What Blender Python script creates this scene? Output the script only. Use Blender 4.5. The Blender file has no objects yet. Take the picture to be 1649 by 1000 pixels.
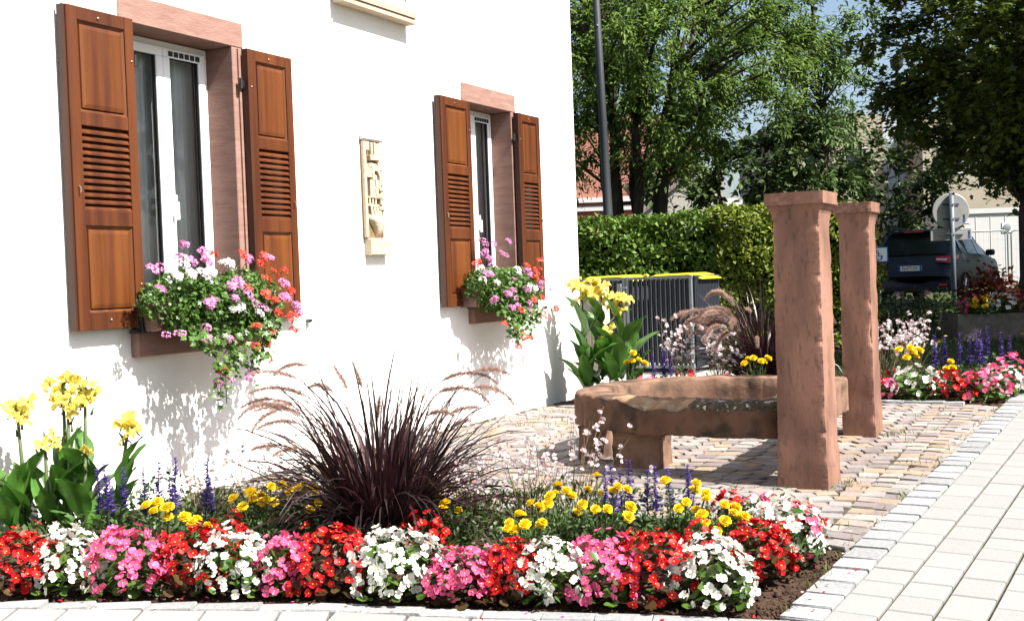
import bpy, bmesh, math, random
import numpy as np
from mathutils import Matrix, Vector
rad = math.radians
rng = np.random.default_rng(11)
random.seed(11)
scene = bpy.context.scene
COL = scene.collection

# ------------------------------------------------------------------ camera
PITCH, ROLL, FPX = rad(1.408), rad(-2.097), 1900.0
CAM_Z = 1.09
_f = Vector((0, math.cos(PITCH), -math.sin(PITCH)))
_u = Vector((0, math.sin(PITCH), math.cos(PITCH)))
_r = Vector((1, 0, 0))
_r2 = _r * math.cos(ROLL) + _u * math.sin(ROLL)
_u2 = -_r * math.sin(ROLL) + _u * math.cos(ROLL)
cd = bpy.data.cameras.new('camera')
cam = bpy.data.objects.new('camera', cd)
COL.objects.link(cam)
cd.sensor_width = 36.0
cd.lens = FPX / 1649.0 * 36.0
cd.clip_start = 0.05
cd.clip_end = 2000
M = Matrix((_r2, _u2, -_f)).transposed().to_4x4()
M.translation = Vector((0, 0, CAM_Z))
cam.matrix_world = M
scene.camera = cam

# ------------------------------------------------------------------ light
YAW = rad(27.813)
D = Vector((math.sin(YAW), math.cos(YAW), 0))          # along the house wall
N = Vector((math.cos(YAW), -math.sin(YAW), 0))         # out of the wall
WD = 4.586
S = (N * 1.0 - D * 0.03 + Vector((0, 0, 1.25))).normalized()
sd = bpy.data.lights.new('sun', 'SUN')
sd.energy = 5.0
sd.angle = rad(0.5)
sd.color = (1.0, 0.955, 0.88)
sun = bpy.data.objects.new('sun', sd)
COL.objects.link(sun)
sun.rotation_euler = S.to_track_quat('Z', 'Y').to_euler()
sun.location = (6, -4, 12)
world = bpy.data.worlds.new('World')
scene.world = world
world.use_nodes = True
wn = world.node_tree
bgn = wn.nodes['Background']
sky = wn.nodes.new('ShaderNodeTexSky')
sky.sky_type = 'NISHITA'
sky.sun_disc = False
sky.sun_elevation = math.asin(S.z)
sky.sun_rotation = math.atan2(S.x, S.y)
sky.air_density = 1.0
sky.dust_density = 2.5
wn.links.new(sky.outputs[0], bgn.inputs[0])
bgn.inputs[1].default_value = 0.066
vs = scene.view_settings
vs.view_transform = 'Standard'
vs.look = 'None'
vs.gamma = 1.0
vs.use_curve_mapping = False
vs.exposure = 1.55
scene.cycles.max_bounces = 6
scene.cycles.transparent_max_bounces = 8

# ------------------------------------------------------------------ terrain height
def sstep(a, b, x):
    t = min(1.0, max(0.0, (x - a) / (b - a)))
    return t * t * (3 - 2 * t)
def ramp(y):
    if y < 8.6:
        return -0.26 + 0.04 * max(y, -6)
    return 0.084 + 0.0085 * (min(y, 45) - 8.6)
def wdist(x, y):
    return x * N.x + y * N.y + WD
def gz(x, y):
    return ramp(y) * max(sstep(0.2, 2.6, wdist(x, y)), sstep(13.8, 17.5, y))
def wpt(u, w, z=0.0):
    p = -WD * N + u * D + w * N
    return Vector((p.x, p.y, z))

# ------------------------------------------------------------------ materials
MATS = {}
def mat(name, c1, c2=None, rough=0.6, spec=0.4, nscale=8.0, stretch=(1, 1, 1), bump=0.0, bscale=None, metal=0.0,
        trans=0.0, tone=None, objvar=0.0, detail=4, lo=0.35, hi=0.65, coat=0.0, c3=None, n3=3.0, lo3=.55, hi3=.7):
    if name in MATS:
        return MATS[name]
    m = bpy.data.materials.new(name)
    m.use_nodes = True
    nt = m.node_tree
    b = nt.nodes['Principled BSDF']
    L = nt.links.new
    b.inputs['Roughness'].default_value = rough
    b.inputs['Specular IOR Level'].default_value = spec
    b.inputs['Metallic'].default_value = metal
    b.inputs['Coat Weight'].default_value = coat
    geo = nt.nodes.new('ShaderNodeNewGeometry')
    vm = nt.nodes.new('ShaderNodeVectorMath')
    vm.operation = 'MULTIPLY'
    vm.inputs[1].default_value = stretch
    L(geo.outputs['Position'], vm.inputs[0])
    col = None
    def rgb(c):
        n = nt.nodes.new('ShaderNodeRGB')
        n.outputs[0].default_value = (*c, 1)
        return n.outputs[0]
    def mix(f, a, bb):
        n = nt.nodes.new('ShaderNodeMix')
        n.data_type = 'RGBA'
        L(f, n.inputs[0])
        L(a, n.inputs[6])
        L(bb, n.inputs[7])
        return n.outputs[2]
    def noise(scale, lo_, hi_, det=detail, off=0):
        n = nt.nodes.new('ShaderNodeTexNoise')
        n.inputs['Scale'].default_value = scale
        n.inputs['Detail'].default_value = det
        L(vm.outputs[0], n.inputs['Vector'])
        r = nt.nodes.new('ShaderNodeMapRange')
        r.inputs[1].default_value = lo_
        r.inputs[2].default_value = hi_
        L(n.outputs[0], r.inputs[0])
        return r.outputs[0], n.outputs[0]
    col = rgb(c1)
    if c2 is not None:
        if tone:
            a = nt.nodes.new('ShaderNodeAttribute')
            a.attribute_name = 'tone'
            col = mix(a.outputs['Fac'], rgb(c1), rgb(c2))
        else:
            f, _ = noise(nscale, lo, hi)
            col = mix(f, rgb(c1), rgb(c2))
    if c3 is not None:
        f, _ = noise(n3, lo3, hi3)
        col = mix(f, col, rgb(c3))
    if objvar:
        oi = nt.nodes.new('ShaderNodeObjectInfo')
        mr = nt.nodes.new('ShaderNodeMapRange')
        mr.inputs[3].default_value = 1 - objvar
        mr.inputs[4].default_value = 1 + objvar
        L(oi.outputs['Random'], mr.inputs[0])
        hs = nt.nodes.new('ShaderNodeHueSaturation')
        L(mr.outputs[0], hs.inputs['Value'])
        L(col, hs.inputs['Color'])
        col = hs.outputs[0]
    L(col, b.inputs['Base Color'])
    if bump:
        _, h = noise(bscale or nscale * 3, 0, 1, 6)
        bn = nt.nodes.new('ShaderNodeBump')
        bn.inputs['Strength'].default_value = bump
        bn.inputs['Distance'].default_value = 0.01
        L(h, bn.inputs['Height'])
        L(bn.outputs[0], b.inputs['Normal'])
    if trans:
        t = nt.nodes.new('ShaderNodeBsdfTranslucent')
        L(col, t.inputs[0])
        ms = nt.nodes.new('ShaderNodeMixShader')
        ms.inputs[0].default_value = trans
        L(b.outputs[0], ms.inputs[1])
        L(t.outputs[0], ms.inputs[2])
        L(ms.outputs[0], nt.nodes['Material Output'].inputs['Surface'])
    MATS[name] = m
    return m

def glass_mat(name, tint=(0.9, 0.93, 0.93), refl=0.18):
    m = bpy.data.materials.new(name)
    m.use_nodes = True
    nt = m.node_tree
    nt.nodes.remove(nt.nodes['Principled BSDF'])
    tr = nt.nodes.new('ShaderNodeBsdfTransparent')
    tr.inputs[0].default_value = (*tint, 1)
    gl = nt.nodes.new('ShaderNodeBsdfGlossy')
    gl.inputs['Roughness'].default_value = 0.02
    fr = nt.nodes.new('ShaderNodeFresnel')
    fr.inputs[0].default_value = 1.5
    ma = nt.nodes.new('ShaderNodeMath')
    ma.operation = 'ADD'
    ma.inputs[1].default_value = refl * 0.2
    mx = nt.nodes.new('ShaderNodeMixShader')
    nt.links.new(fr.outputs[0], ma.inputs[0])
    nt.links.new(ma.outputs[0], mx.inputs[0])
    nt.links.new(tr.outputs[0], mx.inputs[1])
    nt.links.new(gl.outputs[0], mx.inputs[2])
    nt.links.new(mx.outputs[0], nt.nodes['Material Output'].inputs['Surface'])
    MATS[name] = m
    return m

plaster = mat('plaster', (.80, .79, .77), (.74, .73, .70), rough=.9, spec=.1, nscale=1.5, bump=.25, bscale=60)
pinkstone = mat('pink_sandstone', (.26, .156, .1274), (.2184, .1222, .0988), rough=.85, spec=.2, nscale=6, stretch=(1, 1, 5), bump=.3, bscale=30, c3=(.2704, .1716, .1404), n3=4)
redstone = mat('red_sandstone', (.265, .140, .100), (.150, .080, .058), rough=.9, spec=.15, nscale=5.0, stretch=(1, 1, .35), bump=.09, bscale=70,
               c3=(.085, .055, .042), n3=44, lo3=.54, hi3=.80, detail=9, lo=.38, hi=.62)
troughstone = mat('weathered_sandstone', (.2046, .1221, .0858), (.1452, .0858, .0594), rough=.92, spec=.12, nscale=9, bump=.35, bscale=45,
                  c3=(.0561, .0396, .029), n3=6, lo3=.47, hi3=.66, detail=9)
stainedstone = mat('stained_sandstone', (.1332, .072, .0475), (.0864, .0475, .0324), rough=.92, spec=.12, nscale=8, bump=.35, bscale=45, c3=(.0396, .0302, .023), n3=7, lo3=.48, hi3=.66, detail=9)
brokenstone = mat('broken_stone', (.288, .1944, .1224), (.1944, .1224, .072), rough=.95, spec=.1, nscale=14, bump=.6, bscale=40, c3=(.3312, .2736, .1944), n3=20)
lichen = mat('lichen_crust', (.0975, .075, .0525), (.0562, .0413, .03), rough=.95, spec=.1, nscale=28, bump=1.0, bscale=40, c3=(.465, .45, .39), n3=38, lo3=.60, hi3=.64)
wood = mat('shutter_wood', (.0891, .0244, .0053), (.0515, .0125, .0033), rough=.42, spec=.4, nscale=20, stretch=(1, 1, .05), bump=.15, bscale=40, objvar=.10, c3=(.1188, .0343, .0073), n3=9, lo3=.5, hi3=.8)
woodpanel = mat('shutter_panel_wood', (.1122, .033, .0066), (.0627, .0158, .004), rough=.40, spec=.4, nscale=22, stretch=(1, 1, .06), bump=.12, bscale=40, objvar=.06, c3=(.165, .0528, .0099), n3=7, lo3=.5, hi3=.8)
woodedge = mat('shutter_edge_wood', (.0595, .0168, .0056), (.035, .0105, .0042), rough=.55, nscale=24, stretch=(1, 1, .06))
blackiron = mat('black_iron', (.012, .012, .013), rough=.45, spec=.5)
boltm = mat('bolt_steel', (.30, .25, .20), rough=.4, metal=.8)
pvc = mat('white_pvc', (.82, .83, .84), rough=.35, spec=.5)
rubber = mat('dark_gasket', (.02, .02, .022), rough=.6)
glass = glass_mat('window_glass')
curtain = mat('net_curtain', (.82, .82, .81), (.72, .72, .72), rough=.95, spec=.05, nscale=30, stretch=(1, 1, .03), trans=.3)
roomm = mat('room_wall', (.30, .29, .28), rough=.9)
rooftile = mat('roof_tile', (.225, .075, .045), (.165, .0525, .0338), rough=.85, nscale=6)
limestone = mat('pale_limestone', (.4752, .4032, .3024), (.4176, .3384, .2376), rough=.95, spec=.1, nscale=30, bump=.5, bscale=90)
limeback = mat('limestone_recess_shade', (.2, .132, .068), (.16, .104, .052), rough=.95, spec=.1, nscale=25, bump=.4, bscale=80)  # darker brown paints in the shade of deeper carving behind the relief
leadcap = mat('mortar_cap', (.52, .52, .53), (.45, .45, .46), rough=.8, nscale=20, bump=.4)
yellowpaint = mat('ochre_paint', (.75, .50, .16), (.80, .66, .40), rough=.8, nscale=20)

# ------------------------------------------------------------------ mesh helpers
def link(o, parent=None):
    COL.objects.link(o)
    if parent is not None:
        o.parent = parent
    return o
def tag(o, label=None, cat=None, group=None, kind=None):
    if label: o['label'] = label
    if cat: o['category'] = cat
    if group: o['group'] = group
    if kind: o['kind'] = kind
    return o
def empty(name, loc=(0, 0, 0), rz=0.0, label=None, cat=None, group=None):
    o = bpy.data.objects.new(name, None)
    o.empty_display_size = 0.1
    o.location = loc
    o.rotation_euler = (0, 0, rz)
    link(o)
    return tag(o, label, cat, group)
def inst(name, me, parent=None, loc=(0, 0, 0), rot=None, scale=None):
    o = bpy.data.objects.new(name, me)
    o.location = loc
    if rot is not None:
        o.rotation_euler = rot
    if scale is not None:
        o.scale = scale if hasattr(scale, '__len__') else (scale,) * 3
    return link(o, parent)

class MB:
    def __init__(s):
        s.v, s.f, s.m = [], [], []
    def add(s, V, F, mi=0):
        n = len(s.v)
        s.v += [tuple(p) for p in V]
        for f in F:
            s.f.append(tuple(n + i for i in f))
            s.m.append(mi)
        return s
    def box(s, x0, x1, y0, y1, z0, z1, mi=0):
        V = [(x0, y0, z0), (x1, y0, z0), (x1, y1, z0), (x0, y1, z0), (x0, y0, z1), (x1, y0, z1), (x1, y1, z1), (x0, y1, z1)]
        return s.add(V, [(0, 3, 2, 1), (4, 5, 6, 7), (0, 1, 5, 4), (1, 2, 6, 5), (2, 3, 7, 6), (3, 0, 4, 7)], mi)
    def tube(s, pts, radii, n=6, mi=0, cap=True):
        pts = [Vector(p) for p in pts]
        if not hasattr(radii, '__len__'):
            radii = [radii] * len(pts)
        rings = []
        up = Vector((0.13, 0.31, 0.94)).normalized()
        V = []
        for i, p in enumerate(pts):
            t = (pts[min(i + 1, len(pts) - 1)] - pts[max(i - 1, 0)]).normalized()
            a = up if abs(t.dot(up)) < .95 else Vector((1, 0, 0))
            x = t.cross(a).normalized()
            y = t.cross(x)
            for k in range(n):
                an = 2 * math.pi * k / n
                V.append(p + (x * math.cos(an) + y * math.sin(an)) * radii[i])
        F = []
        for i in range(len(pts) - 1):
            for k in range(n):
                k2 = (k + 1) % n
                F.append((i * n + k, i * n + k2, (i + 1) * n + k2, (i + 1) * n + k))
        if cap:
            F.append(tuple(range(n - 1, -1, -1)))
            F.append(tuple(range((len(pts) - 1) * n, len(pts) * n)))
        return s.add(V, F, mi)
    def prism(s, poly, z0, z1, mi=0):
        n = len(poly)
        V = [(p[0], p[1], z0) for p in poly] + [(p[0], p[1], z1) for p in poly]
        F = [tuple(range(n - 1, -1, -1)), tuple(range(n, 2 * n))] + [(i, (i + 1) % n, n + (i + 1) % n, n + i) for i in range(n)]
        return s.add(V, F, mi)
    def lathe(s, prof, n=16, c=(0, 0, 0), mi=0):
        V, F = [], []
        for r, z in prof:
            for k in range(n):
                a = 2 * math.pi * k / n
                V.append((c[0] + r * math.cos(a), c[1] + r * math.sin(a), c[2] + z))
        for i in range(len(prof) - 1):
            for k in range(n):
                k2 = (k + 1) % n
                F.append((i * n + k, i * n + k2, (i + 1) * n + k2, (i + 1) * n + k))
        F.append(tuple(range(n - 1, -1, -1)))
        F.append(tuple(range((len(prof) - 1) * n, len(prof) * n)))
        return s.add(V, F, mi)
    def mesh(s, name, mats, bevel=0.0, smooth=False, seg=1):
        me = bpy.data.meshes.new(name)
        me.from_pydata(s.v, [], s.f)
        for m in (mats if isinstance(mats, (list, tuple)) else [mats]):
            me.materials.append(m)
        me.polygons.foreach_set('material_index', s.m)
        if bevel:
            bm = bmesh.new()
            bm.from_mesh(me)
            bmesh.ops.bevel(bm, geom=list(bm.edges), offset=bevel, segments=seg, affect='EDGES', clamp_overlap=True)
            bm.to_mesh(me)
            bm.free()
        if smooth:
            me.polygons.foreach_set('use_smooth', [True] * len(me.polygons))
        me.update()
        return me
    def build(s, name, mats, parent=None, bevel=0.0, smooth=False, loc=(0, 0, 0), rot=None, seg=1):
        return inst(name, s.mesh(name, mats, bevel, smooth, seg), parent, loc, rot)

def mesh_np(name, V, F, mats, tone=None, smooth=False, mi=None):
    """V (n,3), F (m,k) all faces with k corners"""
    V = np.asarray(V, np.float32)
    F = np.asarray(F, np.int32)
    me = bpy.data.meshes.new(name)
    me.vertices.add(len(V))
    me.vertices.foreach_set('co', V.ravel())
    k = F.shape[1]
    me.loops.add(F.size)
    me.polygons.add(len(F))
    me.polygons.foreach_set('loop_start', np.arange(0, F.size, k, dtype=np.int32))
    me.loops.foreach_set('vertex_index', F.ravel())
    for m in (mats if isinstance(mats, (list, tuple)) else [mats]):
        me.materials.append(m)
    if mi is not None:
        me.polygons.foreach_set('material_index', np.asarray(mi, np.int32))
    if smooth:
        me.polygons.foreach_set('use_smooth', np.ones(len(F), bool))
    if tone is not None:
        a = me.attributes.new('tone', 'FLOAT', 'POINT')
        a.data.foreach_set('value', np.asarray(tone, np.float32))
    me.update(calc_edges=True)
    me.validate()
    return me

def norm(a):
    return a / np.maximum(np.linalg.norm(a, axis=-1, keepdims=True), 1e-9)
def frames(X, hint):
    X = norm(X)
    Y = norm(np.cross(hint, X))
    Z = np.cross(X, Y)
    return np.stack([X, Y, Z], axis=-1)
LEAF4 = (np.array([(0, 0, 0), (.45, .30, .07), (1, 0, -.04), (.45, -.30, .07)], float), np.array([(0, 2, 1), (0, 3, 2)]))
LEAF6 = (np.array([(0, 0, 0), (.30, .27, .06), (.68, .22, .03), (1, 0, -.12), (.68, -.22, .03), (.30, -.27, .06), (.45, 0, 0)], float),
         np.array([(0, 6, 1), (1, 6, 2), (2, 6, 3), (3, 6, 4), (4, 6, 5), (5, 6, 0)]))
_a = np.linspace(0, 2 * np.pi, 8)[:-1]
ROUND = (np.vstack([[(0.5, 0, -.06)], np.stack([.5 + .5 * np.cos(_a), .5 * np.sin(_a), .05 * np.cos(2 * _a)], 1)]),
         np.array([(0, 1 + i, 1 + (i + 1) % 7) for i in range(7)]))
_ml = []
for i in range(10):
    an = 2 * math.pi * i / 10
    r = .55 if i % 2 == 0 else .30
    _ml.append((.5 + r * math.cos(an), r * math.sin(an), .05 * (i % 2)))
MAPLE = (np.array([(.5, 0, -.03)] + _ml, float), np.array([(0, 1 + i, 1 + (i + 1) % 10) for i in range(10)]))
NARROW = (LEAF6[0] * np.array([1, .62, 1.3]), LEAF6[1])
def scatter(tpl, P, X, hint, size):
    tv, tf = tpl
    P = np.asarray(P, float)
    n = len(P)
    Fm = frames(np.asarray(X, float), np.asarray(hint, float))
    V = np.einsum('nij,kj->nki', Fm, tv) * np.asarray(size, float).reshape(n, 1, 1) + P[:, None, :]
    F = (tf[None] + (np.arange(n) * len(tv))[:, None, None]).reshape(-1, tf.shape[1])
    return V.reshape(-1, 3), F
def leafmesh(name, tpl, P, X, hint, size, mats, tone=None):
    V, F = scatter(tpl, P, X, hint, size)
    if tone is None:
        tone = rng.random(len(P))
    return mesh_np(name, V, F, mats, np.repeat(tone, len(tpl[0])))
def rdir(n, up=0.0):
    v = rng.normal(size=(n, 3))
    v[:, 2] += up
    return norm(v)

# ------------------------------------------------------------------ setting: ground
grass_soil = mat('lawn_soil', (.045, .06, .018), (.03, .032, .014), rough=.95, spec=.1, nscale=2.5, bump=.5)
jointm = mat('sandy_joint', (.084, .064, .044), (.044, .0464, .024), rough=.95, spec=.1, nscale=14, bump=.5)
soilm = mat('bed_soil', (.0638, .0382, .0255), (.0298, .0187, .0136), rough=.98, spec=.1, nscale=30, bump=1.0, bscale=60)
pavem = mat('pale_paver', (0.2344, 0.2325, 0.2266), (0.2002, 0.1984, 0.1929), rough=.85, spec=.2, nscale=120, detail=2, objvar=.04, bump=.15, bscale=200)
granite = mat('grey_granite', (0.2568, 0.2608, 0.2648), (0.1966, 0.2006, 0.2046), rough=.85, spec=.2, nscale=60, objvar=.13, bump=.6, bscale=40)
cobms = [mat('cobble_' + n, a, b, rough=.8, spec=.2, nscale=14, objvar=.10, bump=.5, bscale=40) for n, a, b in (
    ('rose', (0.228, 0.187, 0.170), (0.180, 0.146, 0.133)), ('grey', (0.228, 0.211, 0.201), (0.187, 0.173, 0.167)), ('tan', (0.252, 0.197, 0.146), (0.211, 0.163, 0.119)),
    ('plum', (0.173, 0.150, 0.143), (0.143, 0.122, 0.119)), ('pale', (0.255, 0.235, 0.211), (0.224, 0.207, 0.187)))]
concrete = mat('pale_concrete', (.336, .324, .3), (.3, .288, .27), rough=.9, spec=.1, nscale=5, bump=.2)

def sheet(name, poly_fn, x0, x1, y0, y1, step, dz, m, kind='structure', noise=0.0):
    nx, ny = int((x1 - x0) / step) + 1, int((y1 - y0) / step) + 1
    xs = np.linspace(x0, x1, nx)
    ys = np.linspace(y0, y1, ny)
    V, F = [], []
    idx = {}
    def vid(i, j):
        if (i, j) not in idx:
            idx[(i, j)] = len(V)
            V.append((xs[i], ys[j], gz(xs[i], ys[j]) + dz + (random.uniform(-noise, noise) if noise else 0)))
        return idx[(i, j)]
    for i in range(nx - 1):
        for j in range(ny - 1):
            if poly_fn is None or poly_fn((xs[i] + xs[i + 1]) / 2, (ys[j] + ys[j + 1]) / 2):
                F.append((vid(i, j), vid(i + 1, j), vid(i + 1, j + 1), vid(i, j + 1)))
    me = mesh_np(name, V, F, m, smooth=True)
    o = inst(name, me)
    return tag(o, kind=kind)

gxs = np.concatenate([[-400, -150, -60, -25, -12], np.arange(-8, 14, .5), [16, 20, 26, 40, 80, 160, 400]])
gys = np.concatenate([[-200, -60, -20, -8], np.arange(-4, 24, .5), [26, 30, 36, 45, 60, 100, 200, 600]])
V = [(x, y, gz(x, y) - .05) for y in gys for x in gxs]
nx = len(gxs)
F = [(j * nx + i, j * nx + i + 1, (j + 1) * nx + i + 1, (j + 1) * nx + i) for j in range(len(gys) - 1) for i in range(nx - 1)]
tag(inst('ground', mesh_np('ground', V, F, grass_soil, smooth=True)), kind='structure')

E_ = Vector((.5105, .8599, 0))       # along the pavement
F_ = Vector((.8599, -.5105, 0))      # across the pavement
def ef(x, y):
    return x * E_.x + y * E_.y, x * F_.x + y * F_.y
KX = [-6, -3.2, -1.923, -.691, .401, .90]
KY = [4.1, 4.25, 4.318, 4.327, 4.129, 3.995]
def kerb_y(x):
    return float(np.interp(x, KX, KY))
def uw(x, y):
    return x * D.x + y * D.y, wdist(x, y)
# back edge of the front bed: from the wall foot to the right tip
BXS = [-3.0, -1.3, -.55, .2, .75, 1.15, 1.27]
BYS = [6.2, 6.15, 5.95, 5.65, 5.45, 5.12, 4.86]
def in_bed(x, y):
    e, f = ef(x, y)
    return f < -1.31 and y > kerb_y(x) and y < float(np.interp(x, BXS, BYS)) and wdist(x, y) > 0.02
def in_farbed(x, y):
    u, w = uw(x, y)
    e, f = ef(x, y)
    return 9.06 < u < 11.1 and 0.03 < w and f < -1.31
def in_plaza(x, y):
    e, f = ef(x, y)
    u, w = uw(x, y)
    return f < -1.30 and w > 0.0 and y > float(np.interp(x, BXS, BYS)) and u < 9.06
def in_pav(x, y):
    e, f = ef(x, y)
    if f > -1.17:
        return f < 3.2 and 1.0 < y < 12.95
    return y < kerb_y(x) - .085 and y > .5 and wdist(x, y) > 0
pavement = sheet('pavement', lambda x, y: in_pav(x, y) , -3.5, 9, 1, 14.6, .1, -.012, jointm)
plaza = sheet('plaza', lambda x, y: in_plaza(x, y), -3, 4.2, 4.4, 10.6, .08, -.004, jointm)
def in_soil(x, y):
    return ef(x, y)[1] < -1.22 and y > kerb_y(x) - .06 and y < float(np.interp(x, BXS, BYS)) + .04 and wdist(x, y) > 0.0
bedsoil = sheet('flower_bed', in_soil, -3.2, 1.8, 3.85, 6.4, .04, -.012, soilm, noise=.008)
P, sz = [], []
while len(P) < 2600:
    x, y = random.uniform(-2.2, 1.5), random.uniform(3.9, 5.3)
    if in_bed(x, y) and (y < kerb_y(x) + .16 or x > .75):
        P.append((x, y, gz(x, y) - .010))
        sz.append(random.uniform(.004, .013) * (1 + (random.random() < .06)))
_tet = (np.array([(1, .1, 0), (-.4, .8, .1), (-.5, -.8, 0), (.1, .05, .9), (-.1, .3, -.5)], float), np.array([(0, 1, 3), (1, 2, 3), (2, 0, 3), (0, 4, 1), (1, 4, 2), (2, 4, 0)]))
tag(inst('soil_crumbs', leafmesh('soil_crumbs', _tet, P, rdir(len(P)), rdir(len(P)), sz, soilm), bedsoil), kind='stuff')
farsoil = sheet('far_flower_bed', lambda x, y: in_farbed(x, y), -.2, 4.8, 8, 12.4, .06, -.006, soilm, noise=.010)
def in_court(x, y):
    return 11.1 < uw(x, y)[0] < 14.6 and uw(x, y)[1] < 1.05 and y < 15.2
court = sheet('courtyard_paving', in_court, -2, 7.0, 9, 15.4, .1, -.008, concrete)

# --- cobbles laid in arcs
def stone_mesh(name, m, n=4, sides=4, jit=.10, h=.05, top=.972):
    mb = MB()
    pts = [(-.5, -.5), (.5, -.5), (.5, .5), (-.5, .5)]
    pts = [(x + random.uniform(-jit, jit) * .5, y + random.uniform(-jit, jit) * .5) for x, y in pts]
    V = [(x, y, -h) for x, y in pts] + [(x, y, -.006) for x, y in pts]
    V += [(x * top + random.uniform(-.02, .02), y * top + random.uniform(-.02, .02), random.uniform(-.001, .002)) for x, y in pts]
    F = []
    for r in range(2):
        for i in range(4):
            j = (i + 1) % 4
            F.append((r * 4 + i, r * 4 + j, r * 4 + 4 + j, r * 4 + 4 + i))
    F.append((8, 9, 10, 11))
    mb.add(V, F)
    return mb.mesh(name, m)
cob_meshes = [[stone_mesh('cobble', m) for _ in range(4)] for m in cobms]
stones = []
SEG, AMP, RH = .98, .26, .118
for seg in range(-1, 9):
    for row in range(-10, 90):
        # arcs spanning across the plaza, stacked along the wall direction
        nst = 9
        for k in range(nst):
            t = (k + .5) / nst
            w = (seg + t) * SEG
            u = 3.2 + row * RH + AMP * (1 - (2 * t - 1) ** 2)
            slope = AMP * (-4 * (2 * t - 1)) / SEG
            p = wpt(u, w + random.uniform(-.008, .008))
            fo = ef(p.x, p.y)[1]
            if -1.365 < fo < -1.285:
                p = p - F_ * (fo + 1.365)
            if not in_plaza(p.x, p.y) or wdist(p.x, p.y) < .06:
                continue
            stones.append((p.x, p.y, math.atan2(N.y + slope * D.y, N.x + slope * D.x), SEG / nst * math.sqrt(1 + slope * slope * .3), RH))
random.shuffle(stones)
def in_view(x, y):
    return abs(x / max(y, .1)) < .45 and y > 3.9
stones.sort(key=lambda s: (not (in_view(s[0], s[1]) and not (abs(s[0] - .0) < .0)), (s[1] if s[0] > -.1 else s[1] + 4)))
wts = [.30, .27, .15, .14, .14]
rest = [[] for _ in cobms]
for i, (x, y, a, sx, sy) in enumerate(stones):
    ci = random.choices(range(5), wts)[0]
    z = gz(x, y) + .006 + random.uniform(-.003, .003)
    sc = (sx * random.uniform(.93, 1.0), sy * random.uniform(.92, 1.0), 1)
    rot = (random.uniform(-.025, .025), random.uniform(-.025, .025), a + random.uniform(-.05, .05))
    if i < 300:
        inst('cobble', random.choice(cob_meshes[ci]), plaza, (x, y, z), rot, sc)
    else:
        rest[ci].append((x, y, z, rot, sc))
mbr = MB()
for ci in range(5):
    for x, y, z, rot, sc in rest[ci]:
        me = random.choice(cob_meshes[ci])
        Mx = Matrix.LocRotScale(Vector((x, y, z)), Matrix.Rotation(rot[2], 3, 'Z').to_quaternion(), Vector(sc))
        mbr.add([Mx @ v.co for v in me.vertices], [tuple(p.vertices) for p in me.polygons], ci)
tag(mbr.build('cobbles', cobms, plaza), kind='stuff')

# --- pavers
def paver_mesh(name, lx, ly, m, h=.05, ch=.004):
    mb = MB()
    V = [(-lx / 2, -ly / 2, -h), (lx / 2, -ly / 2, -h), (lx / 2, ly / 2, -h), (-lx / 2, ly / 2, -h)]
    V += [(x, y, -ch) for x, y, _ in V[:4]]
    V += [(x - math.copysign(ch, x), y - math.copysign(ch, y), 0) for x, y, _ in V[:4]]
    F = []
    for r in range(2):
        for i in range(4):
            j = (i + 1) % 4
            F.append((r * 4 + i, r * 4 + j, r * 4 + 4 + j, r * 4 + 4 + i))
    F.append((8, 9, 10, 11))
    return mb.add(V, F).mesh(name, m)
PW = .1645
plens = [.18, .225, .27]
pmesh = {l: paver_mesh('paver', PW - .012, l - .009, pavem) for l in plens}
apos = []
ang = math.atan2(E_.y, E_.x) - math.pi / 2
slope = .04 * E_.y
for st in range(0, 16):
    f = -1.165 + .004 + PW * (st + .5)
    e = 2.2 + random.uniform(0, .2)
    while e < 16.0:
        l = random.choice(plens)
        p = E_ * (e + l / 2) + F_ * f
        e += l
        if 1.0 < p.y < 12.9:
            apos.append((p.x, p.y, l, ang))
# front strip laid along the kerb
tv = Vector((1, -.06, 0)).normalized()
for r in range(0, 9):
    x = -3.2 + random.uniform(0, .2)
    while x < 2.4:
        l = random.choice(plens)
        xc = x + l / 2
        x += l
        yc = kerb_y(xc) - .088 - PW * (r + .5) - .004
        dy = (kerb_y(xc + .1) - kerb_y(xc - .1)) / .2
        if ef(xc, yc)[1] < -1.165 - PW * .45 and wdist(xc, yc) > .1:
            apos.append((xc, yc, l, math.atan2(dy, 1) - math.pi / 2))
def pvis(x, y):
    return (x / max(y, .1) < .47 and x / max(y, .1) > -.47 and y > 3.75)
apos.sort(key=lambda p: (not pvis(p[0], p[1]), p[1]))
mbr = MB()
for i, (x, y, l, a) in enumerate(apos):
    z = gz(x, y) + .004 + random.uniform(-.0012, .0012)
    R3 = Matrix.Rotation(a, 4, 'Z')
    # follow the slope of the street
    nrm = Vector((-(gz(x + .1, y) - gz(x - .1, y)) / .2, -(gz(x, y + .1) - gz(x, y - .1)) / .2, 1)).normalized()
    q = Vector((0, 0, 1)).rotation_difference(nrm).to_matrix().to_4x4()
    Mx = Matrix.Translation((x, y, z)) @ q @ R3
    if i < 300:
        o = bpy.data.objects.new('paver', pmesh[l])
        link(o, pavement)
        o.matrix_world = Mx
    else:
        me = pmesh[l]
        mbr.add([Mx @ v.co for v in me.vertices], [tuple(p.vertices) for p in me.polygons])
tag(mbr.build('pavers', pavem, pavement), kind='stuff')

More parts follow.
